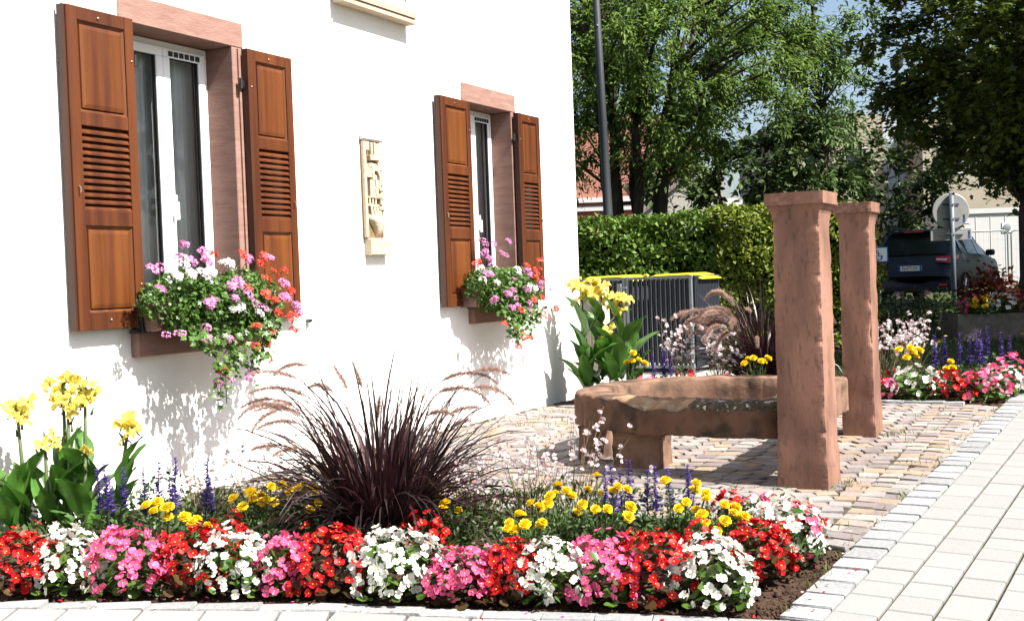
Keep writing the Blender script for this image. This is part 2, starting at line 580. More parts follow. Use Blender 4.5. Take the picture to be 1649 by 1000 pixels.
# --- granite kerbs
kst = [stone_mesh('kerb_stone', granite, jit=.06, h=.1, top=.98) for _ in range(6)]
kerb = tag(empty('kerb'), kind='structure')
def kerb_run(pts, width, lmin, lmax, dz):
    cum = [0]
    for a, b in zip(pts, pts[1:]):
        cum.append(cum[-1] + (Vector(b) - Vector(a)).length)
    s = 0
    while s < cum[-1] - lmin * .5:
        l = random.uniform(lmin, lmax)
        c = min(s + l / 2, cum[-1])
        x = float(np.interp(c, cum, [p[0] for p in pts]))
        y = float(np.interp(c, cum, [p[1] for p in pts]))
        i = max(0, min(len(pts) - 2, int(np.searchsorted(cum, c)) - 1))
        dv = Vector(pts[i + 1]) - Vector(pts[i])
        a = math.atan2(dv.y, dv.x)
        inst('kerb_stone', random.choice(kst), kerb, (x, y, gz(x, y) + dz + random.uniform(-.0015, .0015)),
             (random.uniform(-.012, .012), random.uniform(-.012, .012), a + random.uniform(-.02, .02)), (l * .985, width, 1))
        s += l
kerb_run([tuple((E_ * float(e) + F_ * -1.237)[:2]) for e in np.arange(3.93, 12.6, .5)], .142, .13, .20, .001)
kerb_run([(x, kerb_y(x) - .042) for x in np.arange(-3.2, .95, .25)], .088, .17, .27, .002)
kerb_run([tuple(wpt(9.04, float(w))[:2]) for w in np.arange(.25, 3.75, .4)], .085, .12, .18, .018)
kerb_run([(x, float(np.interp(x, BXS, BYS))) for x in np.arange(.5, 1.30, .1)], .06, .10, .16, .010)

# --- weeds in the joints
gtone = mat('joint_grass', (.068, .102, .017), (.1156, .1292, .034), rough=.7, tone=True, trans=.25)
def tufts(name, spots, nb, h, parent):
    P, X, sz = [], [], []
    for (x, y, r, k) in spots:
        for _ in range(int(nb * k)):
            px, py = x + random.gauss(0, r), y + random.gauss(0, r * .6)
            P.append((px, py, gz(px, py) + .004))
            X.append((random.gauss(0, .6), random.gauss(0, .6), 1))
            sz.append(h * random.uniform(.5, 1.3))
    tpl = (np.array([(0, .06, 0), (0, -.06, 0), (.6, -.05, .03), (.6, .05, .03), (1, 0, .15)], float), np.array([(0, 1, 2), (0, 2, 3), (3, 2, 4)]))
    me = leafmesh(name, tpl, P, X, rdir(len(P)), sz, gtone)
    return tag(inst(name, me, parent), kind='stuff')
spots = []
for _ in range(34):
    s = random.choice(stones)
    spots.append((s[0] + .05, s[1] + .05, .025, .5))
for e in np.arange(4.0, 11.5, .09):
    if random.random() < .7:
        p = E_ * float(e) + F_ * -1.312
        spots.append((p.x, p.y, .02, .5 * random.random() + .1))
spots += [(1.70, 6.03, .05, 3), (1.62, 5.93, .04, 2), (1.36, 5.98, .05, 1.5), (2.35, 7.36, .06, 3), (2.5, 7.4, .05, 2), (.2, 9.2, .10, 3), (.35, 8.7, .10, 3), (.05, 8.8, .08, 2), (1.1, 6.0, .04, 1.5),
          (2.75, 8.0, .08, 1), (2.2, 6.5, .04, 1.5), (1.4, 5.2, .05, 1), (.4, 9.6, .1, 2)]
tufts('joint_weeds', spots, 10, .036, plaza)

# ================================================================== the house
house = empty('white_house', wpt(0, 0, 0), math.pi / 2 - YAW, 'white plastered house with sandstone window surrounds and brown shutters', 'house')
# local axes: x along the wall (u), y into the house, z up
U0, U1, ZT, HD = -2.2, 10.06, 4.9, 7.5
WINS = [(4.47, 5.43, .77, 2.65), (7.97, 8.87, .77, 2.65)]
UPW = (6.35, 7.24, 2.98, 4.55)
def wall_mesh():
    mb = MB()
    holes = WINS + [UPW]
    us = sorted({U0, U1} | {h[0] for h in holes} | {h[1] for h in holes})
    zs = sorted({-.4, ZT} | {h[2] for h in holes} | {h[3] for h in holes})
    for a, b in zip(us, us[1:]):
        for c, d in zip(zs, zs[1:]):
            if any(h[0] <= a and b <= h[1] and h[2] <= c and d <= h[3] for h in holes):
                continue
            mb.add([(a, 0, c), (b, 0, c), (b, 0, d), (a, 0, d)], [(0, 1, 2, 3)])
    for h in holes:
        a, b, c, d = h
        mb.add([(a, 0, c), (a, .3, c), (a, .3, d), (a, 0, d)], [(0, 1, 2, 3)])
        mb.add([(b, 0, c), (b, .3, c), (b, .3, d), (b, 0, d)], [(3, 2, 1, 0)])
        mb.add([(a, 0, d), (b, 0, d), (b, .3, d), (a, .3, d)], [(0, 3, 2, 1)])
        mb.add([(a, 0, c), (b, 0, c), (b, .3, c), (a, .3, c)], [(0, 1, 2, 3)])
    mb.add([(U1, 0, -.4), (U1, HD, -.4), (U1, HD, ZT), (U1, HD / 2, ZT + 3.2), (U1, 0, ZT)], [(0, 1, 2, 3, 4)])
    mb.add([(U0, 0, -.4), (U0, HD, -.4), (U0, HD, ZT), (U0, HD / 2, ZT + 3.2), (U0, 0, ZT)], [(4, 3, 2, 1, 0)])
    mb.add([(U0, HD, -.4), (U1, HD, -.4), (U1, HD, ZT), (U0, HD, ZT)], [(3, 2, 1, 0)])
    return mb
wall_mesh().build('wall', plaster, house)
rf = MB()
rf.add([(U0 - .3, -.35, ZT - .28), (U1 + .3, -.35, ZT - .28), (U1 + .3, HD / 2, ZT + 3.25), (U0 - .3, HD / 2, ZT + 3.25),
        (U0 - .3, -.35, ZT - .16), (U1 + .3, -.35, ZT - .16), (U1 + .3, HD / 2, ZT + 3.40), (U0 - .3, HD / 2, ZT + 3.40)],
       [(0, 3, 2, 1), (4, 5, 6, 7), (0, 1, 5, 4), (1, 2, 6, 5), (3, 0, 4, 7)])
rf.add([(U0 - .3, HD + .35, ZT - .28), (U1 + .3, HD + .35, ZT - .28), (U1 + .3, HD / 2, ZT + 3.25), (U0 - .3, HD / 2, ZT + 3.25),
        (U0 - .3, HD + .35, ZT - .16), (U1 + .3, HD + .35, ZT - .16), (U1 + .3, HD / 2, ZT + 3.40), (U0 - .3, HD / 2, ZT + 3.40)],
       [(1, 2, 3, 0), (7, 6, 5, 4), (4, 5, 1, 0), (5, 6, 2, 1), (7, 4, 0, 3)])
rf.build('roof', rooftile, house)

def ring(mb, a, b, c, d, t, y0, y1, mi=0):
    mb.box(a, b, y0, y1, d - t, d, mi)
    mb.box(a, b, y0, y1, c, c + t, mi)
    mb.box(a, a + t, y0, y1, c + t, d - t, mi)
    mb.box(b - t, b, y0, y1, c + t, d - t, mi)
    return mb
def make_window(h, jamb, upper=False):
    a, b, c, d = h
    w = empty('window')
    w.parent = house
    ia, ib = a + jamb, b - jamb
    sill_t = .13
    lt = .145
    MB().box(a, b, -.008, .26, d - lt, d).build('lintel', pinkstone, w, bevel=.004)
    MB().box(a, ia, -.008, .26, c + sill_t, d - lt - .002).build('jamb', pinkstone, w, bevel=.004)
    MB().box(ib, b, -.008, .26, c + sill_t, d - lt - .002).build('jamb', pinkstone, w, bevel=.004)
    MB().box(ib + .040, ib + .058, -.020, -.008, c + sill_t + .01, d - lt - .01).build('stone_fillet', pinkstone, w)
    MB().box(a - .005, b + .03, -.055, .27, c, c + sill_t - .003).build('sill', pinkstone, w, bevel=.006)
    ib -= .002; ia += .002
    z0, z1 = c + sill_t, d - lt - .004
    ring(MB(), ia, ib, z0, z1, .042, .185, .25).build('frame', pvc, w, bevel=.004)
    mid = (ia + ib) / 2
    for (s0, s1) in ((ia + .036, mid + .006), (mid + .008, ib - .036)):
        ring(MB(), s0, s1, z0 + .036, z1 - .036, .052, .165, .21).build('sash', pvc, w, bevel=.005)
        ring(MB(), s0 + .05, s1 - .05, z0 + .086, z1 - .086, .006, .176, .20).build('gasket', rubber, w)
        MB().add([(s0 + .05, .188, z0 + .086), (s1 - .05, .188, z0 + .086), (s1 - .05, .188, z1 - .086), (s0 + .05, .188, z1 - .086)], [(0, 1, 2, 3)]).build('pane', glass, w)
    v = MB()
    for k in range(6):
        x0 = mid + .045 + k * (ib - mid - .12) / 6
        v.box(x0, x0 + (ib - mid - .12) / 6 * .72, .158, .165, z1 - .083, z1 - .055)
    v.box(mid + .035, ib - .07, .1625, .167, z1 - .092, z1 - .046, 1)
    v.build('vent', [rubber, pvc], w)
    hd = MB().box(mid + .026, mid + .044, .135, .166, z0 + .62, z0 + .74)
    hd.box(mid + .03, mid + .04, .118, .140, z0 + .60, z0 + .70)
    hd.build('handle', pvc, w, bevel=.003)
    # curtain with soft folds
    V, F = [], []
    nu = 80
    for i in range(nu + 1):
        x = ia + .03 + (ib - ia - .06) * i / nu
        yy = .272 + .012 * math.sin(i * .55) + .010 * math.sin(i * 1.27 + 1)
        for z in (z0 + .02, z1 - .02):
            V.append((x, yy, z))
    F = [(2 * i, 2 * i + 2, 2 * i + 3, 2 * i + 1) for i in range(nu)]
    MB().add(V, F).build('curtain', curtain, w, smooth=True)
    r = MB()
    r.add([(a, .3, c), (b, .3, c), (b, .3, d), (a, .3, d), (a, 1.3, c), (b, 1.3, c), (b, 1.3, d), (a, 1.3, d)],
          [(4, 5, 6, 7), (0, 1, 5, 4), (1, 2, 6, 5), (2, 3, 7, 6), (3, 0, 4, 7)])
    r.build('room_interior', roomm, w)
    return w
w1 = make_window(WINS[0], .10)
w1['label'] = 'taller-looking near window with white double sashes'
w2 = make_window(WINS[1], .085)
w2['label'] = 'farther window beside the house corner'
# upper window: only its flared sandstone sill reaches into the picture
uw_ = empty('upper_window')
uw_.parent = house
a, b, c, d = UPW
palepink = mat('pale_sandstone', (.406, .301, .238), (.364, .259, .203), rough=.9, spec=.1, nscale=12, bump=.4)
prof = [(-.11, c + .0), (-.11, c + .035), (-.05, c + .085), (-.012, c + .15), (.26, c + .15), (.26, c)]
V = [(a - .04, y, z) for y, z in prof] + [(b - .05, y, z) for y, z in prof]
MB().add(V, [(0, 1, 2, 3, 4, 5), (11, 10, 9, 8, 7, 6)] + [(i, 6 + i, 6 + (i + 1) % 6, (i + 1) % 6) for i in range(6)]).build('sill', palepink, uw_)
MB().box(a - .02, b - .02, -.10, .2, c - .035, c - .003).build('sill_base', limestone, uw_)
MB().box(a, a + .1, -.010, .2, c + .153, d).build('jamb', yellowpaint, uw_)
MB().box(b - .17, b - .07, -.010, .2, c + .153, d).build('jamb', yellowpaint, uw_)
MB().box(a, b, -.010, .2, d, d + .14).build('lintel', yellowpaint, uw_)
ring(MB(), a + .1, b - .17, c + .153, d - .002, .05, .12, .19).build('frame', pvc, uw_)
MB().add([(a + .14, .145, c + .2), (b - .2, .145, c + .2), (b - .2, .145, d - .05), (a + .14, .145, d - .05)], [(0, 1, 2, 3)]).build('pane', glass, uw_)
MB().box(a, b + .01, .31, .33, c, d).build('room_interior', roomm, uw_)

# shutters
def make_shutter(u0, u1, z0, z1, y_back, label, inner_side, ry=0.0):
    """inner_side: +1 when the window lies towards larger u"""
    W, H = u1 - u0, z1 - z0
    t = .042
    root = empty('shutter')
    root.parent = house
    root.location = (u0 if inner_side < 0 else u0, -y_back, z0)
    root.rotation_euler = (0, 0, ry)
    root['label'] = label
    sl, sr = .066, .058
    # bands from the top: rail, panel, rail, slats, rail, panel, rail
    fr = [0, .042, .322, .366, .626, .676, .944, 1]
    zz = [H * (1 - f) for f in fr]
    y0, y1 = -t, 0
    MB().box(0, sl, y0, y1, 0, H).build('stile', wood, root, bevel=.003)
    MB().box(W - sr, W, y0, y1, 0, H).build('stile', wood, root, bevel=.003)
    for k in (0, 2, 4, 6):
        MB().box(sl, W - sr, y0 + .002, y1, zz[k + 1], zz[k]).build('rail', wood, root, bevel=.003)
    for k in (1, 5):
        c, d = zz[k + 1], zz[k]
        mb = MB()
        # raised field panel with a sunk moulding
        a, b = sl, W - sr
        m1, m2 = .016, .026
        def rr(o, y):
            return [(a + o, y, c + o), (b - o, y, c + o), (b - o, y, d - o), (a + o, y, d - o)]
        V = rr(0, y0 + .010) + rr(m1, y0 + .018) + rr(m1 + .002, y0 + .008) + rr(m2 + .012, y0 + .004)
        F = []
        for r in range(3):
            for i in range(4):
                j = (i + 1) % 4
                F.append((r * 4 + i, r * 4 + j, r * 4 + 4 + j, r * 4 + 4 + i))
        F.append((12, 13, 14, 15))
        n0 = len(V)
        V += rr(0, y1 - .004)
        F.append((n0 + 3, n0 + 2, n0 + 1, n0))
        mb.add(V, F).build('panel', woodpanel, root)
    # louvre slats
    c, d = zz[4], zz[3]
    ns = 12
    ph = (d - c) / ns
    for i in range(ns):
        zc = c + (i + .5) * ph
        mb = MB()
        dz = ph * .62
        V = [(sl, y0 + .004, zc - dz), (W - sr, y0 + .004, zc - dz), (W - sr, y1 - .004, zc + dz * .75), (sl, y1 - .004, zc + dz * .75)]
        th = .008
        V += [(x, y, z + th) for x, y, z in V]
        mb.add(V, [(0, 3, 2, 1), (4, 5, 6, 7), (0, 1, 5, 4), (1, 2, 6, 5), (2, 3, 7, 6), (3, 0, 4, 7)])
        mb.build('slat', wood, root)
    # dark cover lath along the outer edge
    if inner_side > 0:
        MB().box(-.012, 0, -t * .70, .012, 0.0, H).build('edge_lath', woodedge, root)
    else:
        MB().box(-.006, 0, -t * .94, .004, 0.0, H).build('edge_lath', woodedge, root)
    def bolt(x, z):
        MB().lathe([(.007, 0), (.0065, .003), (.003, .005)], 8).build('bolt', boltm, root, rot=(math.pi / 2, 0, 0), loc=(x, y0 - .0005, z))
    bolt(W * .46, H * .975)
    bolt(W * .46, H * .03)
    bolt(W - .02 if inner_side > 0 else .02, H * .86)
    bolt(W - .02 if inner_side > 0 else .02, H * .14)
    # latch hook on the stile
    lx = .03 if inner_side > 0 else W - .03
    MB().tube([(lx, y0 - .003, H * .445), (lx, y0 - .014, H * .44), (lx, y0 - .014, H * .425)], .004, 6).build('hook', boltm, root)
    # hinge straps towards the window
    hx = W if inner_side > 0 else 0
    for hz in (.87, .12):
        s = inner_side
        mb = MB()
        mb.box(min(hx - s * .004, hx + s * .035), max(hx - s * .004, hx + s * .035), -.012, -.002, H * hz - .018, H * hz + .018)
        mb.lathe([(.011, -.03), (.011, .03)], 8, (hx + s * .035, -.010, H * hz))
        mb.build('hinge', blackiron, root)
    return root
make_shutter(4.075, 4.505, .925, 2.505, .030, 'left shutter of the near window, widest in view', +1)
make_shutter(5.395, 5.795, .925, 2.495, .030, 'right shutter of the near window, partly behind geraniums', -1)
make_shutter(7.548, 7.985, .915, 2.49, .030, 'left shutter of the farther window', +1)
make_shutter(8.80, 9.19, .925, 2.495, .030, 'right shutter of the farther window by the corner', -1)
for (u, z) in ((4.47, .905), (7.95, .905)):
    mb = MB().box(u - .085, u + .03, -.085, -.072, z - .010, z + .010)
    mb.box(u - .02, u + .004, -.10, -.07, z - .012, z + .055)
    mb.lathe([(.012, 0), (.017, .012), (.010, .026)], 8, (u - .008, -.085, z + .05))
    mb.box(u - .015, u, -.085, 0, z - .006, z + .006)
    mb.box(u + .03, u + .055, -.088, -.068, z - .004, z + .012)
    mb.build('shutter_stop', blackiron, house, bevel=.002)
mb = MB().box(5.925, 5.955, -.03, 0, .885, .90)
mb.lathe([(.010, 0), (.012, .02)], 8, (5.928, -.03, .88))
mb.build('shutter_stop', blackiron, house)

# ------------------------------------------------------------------ stone relief on the wall
rel = empty('stone_relief', wpt(0, 0, 0), math.pi / 2 - YAW, 'tall narrow carved limestone relief fixed to the white wall between windows', 'relief')
RU, RZ = 6.58, 1.42
rw, rh = .225, .655
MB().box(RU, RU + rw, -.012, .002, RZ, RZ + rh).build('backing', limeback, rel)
def rb(nm, x0, x1, z0, z1, y=-.038, m=limestone, bev=.003):
    return MB().box(RU + x0 * rw, RU + x1 * rw, y, -.011, RZ + z0 * rh, RZ + z1 * rh).build(nm, m, rel, bevel=bev)
# frame of the panel
rb('side_border', 0, .12, .0, .99, -.036)
rb('side_border', .90, 1.0, .0, .70, -.034)
rb('upper_field', .13, .38, .62, .76, -.036)
rb('upper_field', .13, .30, .90, .99, -.036)
rb('upper_field', .72, 1.0, .70, .985, -.036)
# cross
rb('cross_arm', .50, .60, .80, .985, -.043)
rb('cross_arm', .36, .46, .86, .985, -.039)
rb('cross_arm', .30, .78, .80, .855, -.043)
rb('cross_arm', .60, .72, .86, .97, -.036)
# arch
V, F = [], []
na = 12
for i in range(na + 1):
    t = i / na
    an = math.pi * (.62 - .62 * t)
    for r in (.52, .40):
        x = .38 + r * math.cos(an) * .98
        z = .60 + r * math.sin(an) * .33
        for y in (-.040, -.011):
            V.append((RU + x * rw, y, RZ + z * rh))
for i in range(na):
    o = i * 4
    F += [(o, o + 4, o + 6, o + 2), (o, o + 1, o + 5, o + 4), (o + 2, o + 6, o + 7, o + 3)]
MB().add(V, F).build('arch', limestone, rel)
rb('key_stem', .38, .50, .60, .73, -.042)
rb('key_bit', .50, .66, .69, .725, -.042)
rb('key_bit', .50, .62, .745, .765, -.042)
rb('upper_field', .46, .74, .60, .66, -.024)
# IHS monogram, carved in relief
def stroke(nm, pts, th=.028, y=-.042):
    mb = MB()
    for (x0, z0), (x1, z1) in zip(pts, pts[1:]):
        a = Vector((RU + x0 * rw, 0, RZ + z0 * rh)); b = Vector((RU + x1 * rw, 0, RZ + z1 * rh))
        dv = (b - a).normalized() * th * .3
        a -= dv; b += dv
        p = Vector((-dv.z, 0, dv.x)).normalized() * th / 2
        V = [(q.x, yy, q.z) for yy in (y, -.011) for q in (a + p, b + p, b - p, a - p)]
        mb.add(V, [(0, 1, 2, 3), (7, 6, 5, 4), (0, 4, 5, 1), (1, 5, 6, 2), (2, 6, 7, 3), (3, 7, 4, 0)])
    return mb.build(nm, limestone, rel)
stroke('letter_i', [(.29, .43), (.29, .585)])
stroke('letter_h', [(.43, .43), (.43, .585)])
stroke('letter_h', [(.43, .51), (.60, .515)], .022)
stroke('letter_h', [(.60, .43), (.60, .585)])
stroke('letter_s', [(.88, .565), (.74, .58), (.72, .53), (.86, .49), (.85, .445), (.70, .44)], .026)
rb('ledge', .13, .95, .405, .425, -.039)
for x in (.20, .36, .52, .80):
    rb('rib', x, x + .07, .345, .405, -.036)
rb('ledge', .13, .72, .325, .345, -.036)
for x, z0, z1 in ((.30, .23, .34), (.46, .23, .33), (.60, .22, .32), (.74, .23, .30)):
    stroke('stem', [(x + .05, z0), (x, z1)], .024, -.036)
rb('ledge', .70, .98, .29, .325, -.042)
# bulbous vessel
pts = [(.16, .235), (.30, .25), (.55, .262), (.80, .245), (.93, .205), (.95, .15), (.90, .09), (.80, .04), (.72, .0), (.62, .0), (.56, .05), (.44, .12), (.26, .18)]
V = [(RU + x * rw, -.013, RZ + z * rh) for x, z in pts]
cx = sum(p[0] for p in pts) / len(pts) + .05; cz = .15
V2 = [(RU + (cx + (x - cx) * .75) * rw, -.048, RZ + (cz + (z - cz) * .75) * rh) for x, z in pts]
n_ = len(pts)
MB().add(V + V2 + [(RU + cx * rw, -.054, RZ + cz * rh)], [(i, (i + 1) % n_, n_ + (i + 1) % n_, n_ + i) for i in range(n_)] + [(n_ + i, n_ + (i + 1) % n_, 2 * n_) for i in range(n_)]).build('vessel', limestone, rel, smooth=True)
MB().box(RU + .015, RU + rw + .035, -.060, 0, RZ - .118, RZ - .004).build('plinth', limestone, rel, bevel=.006)
pit = mat('carved_mark', (.30, .22, .14), rough=.95)
for x, z, h in ((.055, -.06, .008), (.085, -.05, .035), (.10, -.065, .03), (.125, -.075, .03), (.145, -.06, .034), (.165, -.075, .024), (.20, -.06, .008), (.19, -.035, .006), (.09, -.03, .006)):
    MB().box(RU + x + .02, RU + x + .024, -.0612, -.0595, RZ + z, RZ + z + h).build('carved_mark', pit, rel)
cp = MB().box(RU - .006, RU + rw + .02, -.036, 0, RZ + rh + .002, RZ + rh + .045)
cp.build('mortar_cap', leadcap, rel, bevel=.010)

# ================================================================== stone fountain
def rough_box(name, hx, hy, z0, z1, m, parent, seg=.02, chip=.012, taper=None, noise=.003, seed=0):
    """box with worn, chipped edges: faces subdivided, vertices pulled in near the edges"""
    r = np.random.default_rng(seed)
    bm = bmesh.new()
    nx_, ny_, nz_ = max(2, int(2 * hx / seg)), max(2, int(2 * hy / seg)), max(2, int((z1 - z0) / seg))
    per = [(-hx + 2 * hx * i / nx_, -hy) for i in range(nx_)] + [(hx, -hy + 2 * hy * i / ny_) for i in range(ny_)] + \
          [(hx - 2 * hx * i / nx_, hy) for i in range(nx_)] + [(-hx, hy - 2 * hy * i / ny_) for i in range(ny_)]
    np_ = len(per)
    chips = [[(z0 + (z1 - z0) * r.random(), r.uniform(.2, 1.0) ** 2, r.uniform(.008, .045)) for _ in range(max(3, int((z1 - z0) * 9)))] for _ in range(4)]
    grid = []
    for k in range(nz_ + 1):
        z = z0 + (z1 - z0) * k / nz_
        rowv = []
        for i, (x, y) in enumerate(per):
            s = taper(z) if taper else 1.0
            ex, ey = hx - abs(x), hy - abs(y)
            edge = max(ex, ey)            # 0 at a vertical corner
            cid = (x > 0) * 2 + (y > 0)
            nz = sum(am * math.exp(-((z - zc) / wd) ** 2) for zc, am, wd in chips[cid])
            ch = chip * (.12 + min(1.3, nz)) * math.exp(-edge / .012) + r.random() * chip * .12 * math.exp(-edge / .02)
            px, py = x * s, y * s
            dn = math.hypot(x, y)
            px -= x / dn * ch
            py -= y / dn * ch
            px += r.normal() * noise * .4
            py += r.normal() * noise * .4
            rowv.append(bm.verts.new((px, py, z)))
        grid.append(rowv)
    for k in range(nz_):
        for i in range(np_):
            j = (i + 1) % np_
            bm.faces.new((grid[k][i], grid[k][j], grid[k + 1][j], grid[k + 1][i]))
    bm.faces.new(grid[-1])
    bm.faces.new(list(reversed(grid[0])))
    me = bpy.data.meshes.new(name)
    bm.to_mesh(me)
    bm.free()
    me.materials.append(m)
    return inst(name, me, parent)

def pillar(loc, hx, hy, ht, label, seed):
    root = empty('stone_pillar', (loc[0], loc[1], gz(loc[0], loc[1]) - .012), math.atan2(N.y, N.x), label, 'pillar', 'sandstone pillars of the fountain')
    root.rotation_euler = (0, 0, math.atan2(N.y, N.x))
    def tp(z):
        return 1.10 - .05 * sstep(.12, .28, z) - .07 * min(1, z / ht)
    sh = rough_box('shaft', hx, hy, 0, ht - .13, redstone, root, .012, .021, tp, .00008, seed)
    # moulded neck: cove flaring out to the cap
    nk = MB()
    prof = [(.985, ht - .135), (1.0, ht - .11), (1.05, ht - .092), (1.13, ht - .078), (1.155, ht - .062)]
    V = []
    for s, z in prof:
        for sx, sy in ((-1, -1), (1, -1), (1, 1), (-1, 1)):
            V.append((sx * hx * s, sy * hy * s, z))
    F = [(r * 4 + i, r * 4 + (i + 1) % 4, r * 4 + 4 + (i + 1) % 4, r * 4 + 4 + i) for r in range(len(prof) - 1) for i in range(4)]
    F.append((len(V) - 4, len(V) - 3, len(V) - 2, len(V) - 1))
    nk.add(V, F).build('neck_moulding', redstone, root)
    rough_box('cap', hx * 1.27, hy * 1.27, ht - .062, ht, redstone, root, .02, .006, None, .0015, seed + 5)
    return root
pillar((1.506, 6.084), .120, .130, 1.515, 'taller-looking near sandstone pillar in front, square with moulded cap and chipped edges', 3)
pillar((2.200, 7.473), .095, .110, 1.475, 'farther slimmer sandstone pillar standing behind the near one', 8)

tr = empty('stone_trough', (0, 0, 0), 0, 'weathered sandstone fountain basin with broken rim beside the pillars', 'fountain basin')
P1 = Vector((1.488, 6.050, 0))
def loc2(a, b):
    p = P1 + a * D - b * N
    return Vector((p.x, p.y, 0))
outer = [(-.03, .07), (-.01, .92), (.36, 1.54), (1.22, 1.54), (1.62, .92), (1.60, .07)]
corner = []
def resample(poly, step):
    pts = []
    n = len(poly)
    for i in range(n):
        a, b = Vector(poly[i]), Vector(poly[(i + 1) % n])
        k = max(1, int((b - a).length / step))
        for j in range(k):
            pts.append((a + (b - a) * j / k, i))
    return pts
def rounded(poly, r):
    out = []
    n = len(poly)
    for i in range(n):
        p0, p1, p2 = Vector(poly[i - 1]), Vector(poly[i]), Vector(poly[(i + 1) % n])
        a = p1 + (p0 - p1).normalized() * r
        b = p1 + (p2 - p1).normalized() * r
        for t in (0, .15, .3, .45, .6, .75, .9, 1):
            out.append(tuple(a * (1 - t) ** 2 + p1 * 2 * t * (1 - t) + b * t ** 2))
    return out
osm = rounded(outer, .27)
cen = Vector((.81, .66))
res = resample(osm, .018)
ZB, ZTOP = .222, .415
TH = .185
rows = []
NP = len(res)
pr = [(0, 0), (0, .25), (0, .5), (0, .75), (0, .93), (.06, 1.0), (.35, 1.005), (.7, 1.0), (.94, .99), (1.0, .92), (1.0, .6), (1.0, .25), (1.0, .0), (.5, -.02), (0, 0)]
V, F, mi = [], [], []
for i, (p, _) in enumerate(res):
    a, b = p.x, p.y
    prv, nxt = res[(i - 6) % NP][0], res[(i + 6) % NP][0]
    t = (nxt - prv).normalized()
    inw = Vector((-t.y, t.x))
    if inw.dot(cen - p) < 0:
        inw = -inw
    # broken rim along the near face: b between .45 and 1.3 near a ~ 0
    near = max(0, 1 - max(0, a) / .55)
    dip = 0
    if a < .5:
        dip = .066 * math.exp(-((b - .90) / .10) ** 2) + .060 * math.exp(-((b - .70) / .085) ** 2) + .016 * math.exp(-((b - .3) / .25) ** 2)
        dip *= near
    dip = max(0, dip + .010 * math.sin(b * 37 + a * 20) * (1 if a < .5 else .25))
    wear = .002 * math.sin(a * 9 + b * 13) + .0025 * math.sin(a * 23 - b * 17 + 1) + .002 * math.sin(a * 61 + b * 53)
    p = p + inw * wear
    for k, (f, h) in enumerate(pr):
        q = p + inw * (f * TH)
        z = ZB + (ZTOP - ZB) * h + (wear * .9 if h > .9 else (wear * .7 if h <= 0 else 0))
        if f < .94:
            fall = (1 - f) ** 1.3
            if h > .7:
                z -= dip * fall * (1 if h > .9 else (h - .7) / .3)
        if f == 0 and h > .9:
            q = q + inw * dip * .35
        elif 0 < f < .5:
            z -= dip * .15
        wv = loc2(q.x, q.y)
        nz = .0022
        V.append((wv.x + random.gauss(0, nz * .5), wv.y + random.gauss(0, nz * .5), z + random.gauss(0, nz * (.9 if dip > .01 else .3))))
NPr = len(pr)
for i in range(NP):
    j = (i + 1) % NP
    a, b = res[i][0].x, res[i][0].y
    for k in range(NPr - 1):
        F.append((i * NPr + k, j * NPr + k, j * NPr + k + 1, i * NPr + k + 1))
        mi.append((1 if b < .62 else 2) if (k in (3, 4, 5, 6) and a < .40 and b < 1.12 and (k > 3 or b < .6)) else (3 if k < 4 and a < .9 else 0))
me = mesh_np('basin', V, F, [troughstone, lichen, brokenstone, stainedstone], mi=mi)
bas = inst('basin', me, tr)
def support(a, b, ha, hb, seed):
    p = loc2(a, b)
    z = gz(p.x, p.y)
    o = rough_box('support', hb, ha, 0, ZB - z - .002, troughstone, tr, .03, .012, lambda q: 1.0, .003, seed)
    o.location = (p.x, p.y, z - .001)
    o.rotation_euler = (0, 0, math.atan2(N.y, N.x))
support(.24, 1.00, .10, .145, 21)
support(.50, 1.36, .20, .07, 22)
support(1.35, .85, .10, .15, 23)

# ================================================================== plants: shared parts
leaf_green = mat('begonia_leaf', (.0306, .0748, .0095), (.0748, .136, .0204), rough=.35, spec=.5, tone=True, trans=.15)
leaf_bronze = mat('begonia_bronze_leaf', (.0306, .015, .0068), (.0578, .0374, .0109), rough=.35, spec=.5, tone=True, trans=.1)
def petalmat(name, c, objvar=.06, c2=None, trans=.25):
    return mat(name, c, c2, rough=.5, spec=.25, objvar=objvar, trans=trans, nscale=160, lo=.45, hi=.6)
pm = {'red': petalmat('petal_red', (.44, .004, .008), .22, (.34, .003, .006), .15), 'white': petalmat('petal_white', (.6708, .6708, .6192), .03),
      'pink': petalmat('petal_pink', (.62, .055, .17), .15, (.66, .13, .27)), 'magenta': petalmat('petal_magenta', (.425, .017, .1105), .15)}
yel = mat('stamen_yellow', (.80, .55, .03), rough=.7)
def petal_fan(mb, ang, length, width, cup, mi, n=8, z0=0.0):
    c, s = math.cos(ang), math.sin(ang)
    V = []
    def put(t, w, z):
        V.append((c * t - s * w, s * t + c * w, z + z0))
    put(length * .5, 0, cup * .25)
    for i in range(n):
        a = 2 * math.pi * i / n
        t = length * (.5 + .5 * math.cos(a))
        w = width * .5 * math.sin(a) * (1 + .25 * math.cos(a))
        put(t, w, cup * (t / length) ** 2 + .12 * abs(w) * cup * 4)
    mb.add(V, [(0, 1 + i, 1 + (i + 1) % n) for i in range(n)], mi)
def begonia_flower(color, var):
    mb = MB()
    rj = lambda a: random.uniform(1 - a, 1 + a)
    petal_fan(mb, math.pi / 2, 1.0 * rj(.1), 1.25 * rj(.1), .30, 0)
    petal_fan(mb, -math.pi / 2, 1.0 * rj(.1), 1.25 * rj(.1), .25, 0)
    petal_fan(mb, 0, .85 * rj(.15), .55, .35, 0, 6, .06)
    petal_fan(mb, math.pi, .85 * rj(.15), .55, .35, 0, 6, .06)
    mb.lathe([(.09, .06), (.13, .13), (.08, .20)], 6, mi=1)
    return mb.mesh('flower', [pm[color], yel], smooth=True)
